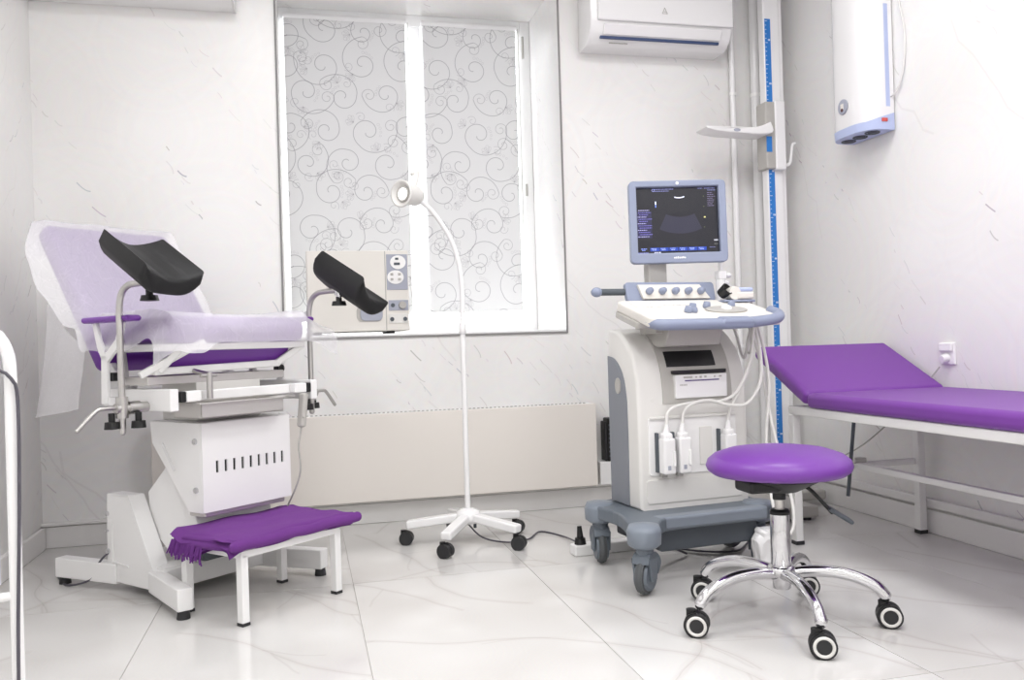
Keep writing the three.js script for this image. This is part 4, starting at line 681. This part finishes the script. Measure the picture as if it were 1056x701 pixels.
// ---------------------------------------------------------------- ultraviolet air cleaner on the right wall
{
  const t = thing('air_cleaner', 'white wall-mounted air recirculator with lavender fan end cap above the couch', 'air cleaner', [0, 0, 0]);
  const Z0 = -3.12, Z1 = -2.865, Y0 = 1.6, Y1 = 2.5, XF = 2.13;
  const body = smooth([[RIGHT - 0.006, -Z1], [2.2, -Z1], [2.165, -Z1 + 0.012], [XF + 0.008, -Z1 + 0.05], [XF, -Z1 + 0.1], [XF + 0.006, -Z0 - 0.06], [XF + 0.03, -Z0 - 0.02], [XF + 0.06, -Z0], [RIGHT - 0.006, -Z0]], 4);
  const up = (s, y0, y1, b) => slab(poly(s), y1 - y0, b).rotateX(-Math.PI / 2).translate(0, y0, 0);
  mesh('casing', toCreasedNormals(up(body, Y0 - 0.05, Y1, 0.003), 0.7), M.whiteGloss, t);
  // sloping lavender cap: front lower than back
  const cap = toCreasedNormals(up(body, 0, 0.075, 0.004), 0.7); { const P = cap.attributes.position; for (let i = 0; i < P.count; i++) { const f = (RIGHT - P.getX(i)) / (RIGHT - XF); if (P.getY(i) < 0.04) P.setXYZ(i, P.getX(i), Y0 - 0.06, P.getZ(i)); else P.setXYZ(i, P.getX(i) - 0.002 * Math.sign(f), Y0 + 0.008 - 0.035 * Math.min(1, f * 1.2), P.getZ(i) + (P.getZ(i) > -2.99 ? 0.002 : -0.002)); } cap.computeVertexNormals(); }
  const cp = mesh('end_cap', cap, M.paleBlue, t);
  for (let k = 0; k < 3; k++) mesh('fan_grille', [new THREE.TorusGeometry(0.026, 0.003, 8, 28).rotateX(Math.PI / 2).translate(2.195, Y0 - 0.062, Z1 - 0.05 - k * 0.075), new THREE.TorusGeometry(0.015, 0.003, 8, 24).rotateX(Math.PI / 2).translate(2.195, Y0 - 0.062, Z1 - 0.05 - k * 0.075), rod([2.195, Y0 - 0.066, Z1 - 0.05 - k * 0.075], [2.195, Y0 - 0.058, Z1 - 0.05 - k * 0.075], 0.01)], M.darkGrey, cp);
  mesh('switch', box(2.2, 2.225, Y0 - 0.03, Y0 - 0.016, Z1 - 0.002, Z1 + 0.006, 0.002), M.red, cp);
  mesh('stripe', [plain(2.222, 2.24, Y0 + 0.03, Y0 + 0.43, Z1 - 0.003, Z1 + 0.0015), plain(2.222, 2.24, Y0 + 0.52, Y1 - 0.03, Z1 - 0.003, Z1 + 0.0015)], M.paleBlue, t);
  const cz = -3.0, d = mesh('display', lathe([[0, 0], [0.03, 0], [0.03, 0.004], [0.026, 0.006], [0, 0.006]], 30).rotateZ(Math.PI / 2).translate(XF - 0.001, Y0 + 0.06, cz), M.panelGrey, t);
  mesh('display_window', box(XF - 0.0085, XF - 0.006, Y0 + 0.05, Y0 + 0.072, cz - 0.009, cz + 0.009, 0.001), M.creamPlastic, d); mesh('button', rod([XF - 0.009, Y0 + 0.047, cz], [XF - 0.006, Y0 + 0.047, cz], 0.007), std('#5a2f2c', 0.5), d);
  mesh('power_cable', tube([[2.245, 1.67, Z1 + 0.004], [2.25, 1.685, Z1 + 0.03], [2.257, 1.76, Z1 + 0.06], [2.259, 1.9, Z1 + 0.07], [2.259, 2.1, Z1 + 0.03], [2.259, 2.35, Z1 + 0.02], [2.259, 2.6, Z1 + 0.02]], 0.004, 60, 8), M.cable, t);
}
// ---------------------------------------------------------------- wall socket
{
  const t = thing('wall_socket', 'white wall socket with plug above the raised end of the couch', 'socket', [RIGHT, 0.66, -2.62]);
  mesh('plate', box(-0.01, 0, -0.03, 0.05, -0.035, 0.035), M.white, t); mesh('plug', [rod([-0.01, -0.005, 0], [-0.035, -0.01, 0], 0.016, 0.013)], M.white, t); mesh('socket_cover', box(-0.022, -0.01, 0.018, 0.048, -0.03, 0.03), M.white, t);
}
// ---------------------------------------------------------------- small things by the wall and on the floor
{
  const t = thing('router_box', 'upright black box on the low white ledge beside the radiator cover', 'box', [1.325, 0.206, BACK + 0.035]);
  mesh('casing', box(0, 0.035, 0, 0.195, -0.03, 0.03, 0.006), M.black, t); mesh('spine', box(-0.012, -0.001, 0.002, 0.18, -0.028, 0.028, 0.003), M.rubber, t);
  mesh('front_grille', Array.from({ length: 8 }, (_, i) => plain(0.006, 0.03, 0.02 + i * 0.02, 0.028 + i * 0.02, 0.03, 0.0315)), M.darkGrey, t);
}
{
  const t = thing('power_strip', 'white power strip with a black plug on the floor behind the machine caster', 'power strip', [0.93, 0, -2.88], 4);
  mesh('strip', box(-0.03, 0.24, 0, 0.038, -0.028, 0.028, 0.006), M.white, t);
  mesh('plug', [rod([0.0, 0.038, 0], [0.0, 0.06, 0], 0.021, 0.018), rod([0.0, 0.06, 0], [0.0, 0.1, -0.005], 0.012, 0.008)], M.black, t);
  mesh('plug', [rod([0.09, 0.038, 0], [0.09, 0.07, 0], 0.02, 0.016)], M.black, t);
  mesh('cable', tube([[0.09, 0.07, 0], [0.11, 0.14, -0.03], [0.17, 0.13, 0.05], [0.25, 0.05, 0.12], [0.33, 0.006, 0.16]], 0.004, 50, 6), M.darkCable, t);
  mesh('cable', tube([[0.24, 0.02, 0], [0.3, 0.006, 0.0], [0.38, 0.006, 0.14], [0.5, 0.006, 0.2], [0.62, 0.006, 0.1]], 0.004, 50, 6), M.darkCable, t);
}
// ---------------------------------------------------------------- white tubular screen at the edge of the picture
{
  const t = thing('folding_screen', 'white tubular screen frame with a hanging grey cable', 'screen', [-0.5, 0, -1.66], 0);
  const r = 0.0105;
  mesh('frame_tube', tube([[0, 0.012, 0], [0, 0.3, 0], [0, 0.6, 0], [0, 0.72, 0], [-0.004, 0.765, 0], [-0.022, 0.798, 0], [-0.06, 0.812, 0], [-0.15, 0.812, 0], [-0.3, 0.812, 0], [-0.36, 0.8, 0], [-0.38, 0.76, 0], [-0.384, 0.7, 0], [-0.384, 0.3, 0], [-0.384, 0.012, 0]], r, 150, 14), M.whiteGloss, t);
  mesh('cross_bar', rod([-0.38, 0.31, 0], [0, 0.34, 0], 0.008), M.whiteGloss, t);
  mesh('fabric', box(-0.36, -0.024, 0.36, 0.76, -0.003, 0.003, 0.001), std('#dcdde6', 0.9), t);
  for (const x of [0, -0.384]) mesh('foot', lathe([[0, 0], [0.014, 0], [0.014, 0.02], [0, 0.02]], 16).translate(x, 0, 0), M.rubber, t);
  mesh('cable', tube([[-0.03, 0.72, 0.014], [-0.015, 0.735, 0.02], [0.006, 0.72, 0.018], [0.014, 0.68, 0.012], [0.012, 0.5, 0.012], [0.006, 0.3, 0.014], [0.0, 0.1, 0.014], [-0.02, 0.02, 0.02]], 0.003, 60, 6), M.darkCable, t);
}

scene.traverse((o) => { if (o.isMesh) { o.castShadow = true; o.receiveShadow = true; } });
renderer.render(scene, camera);
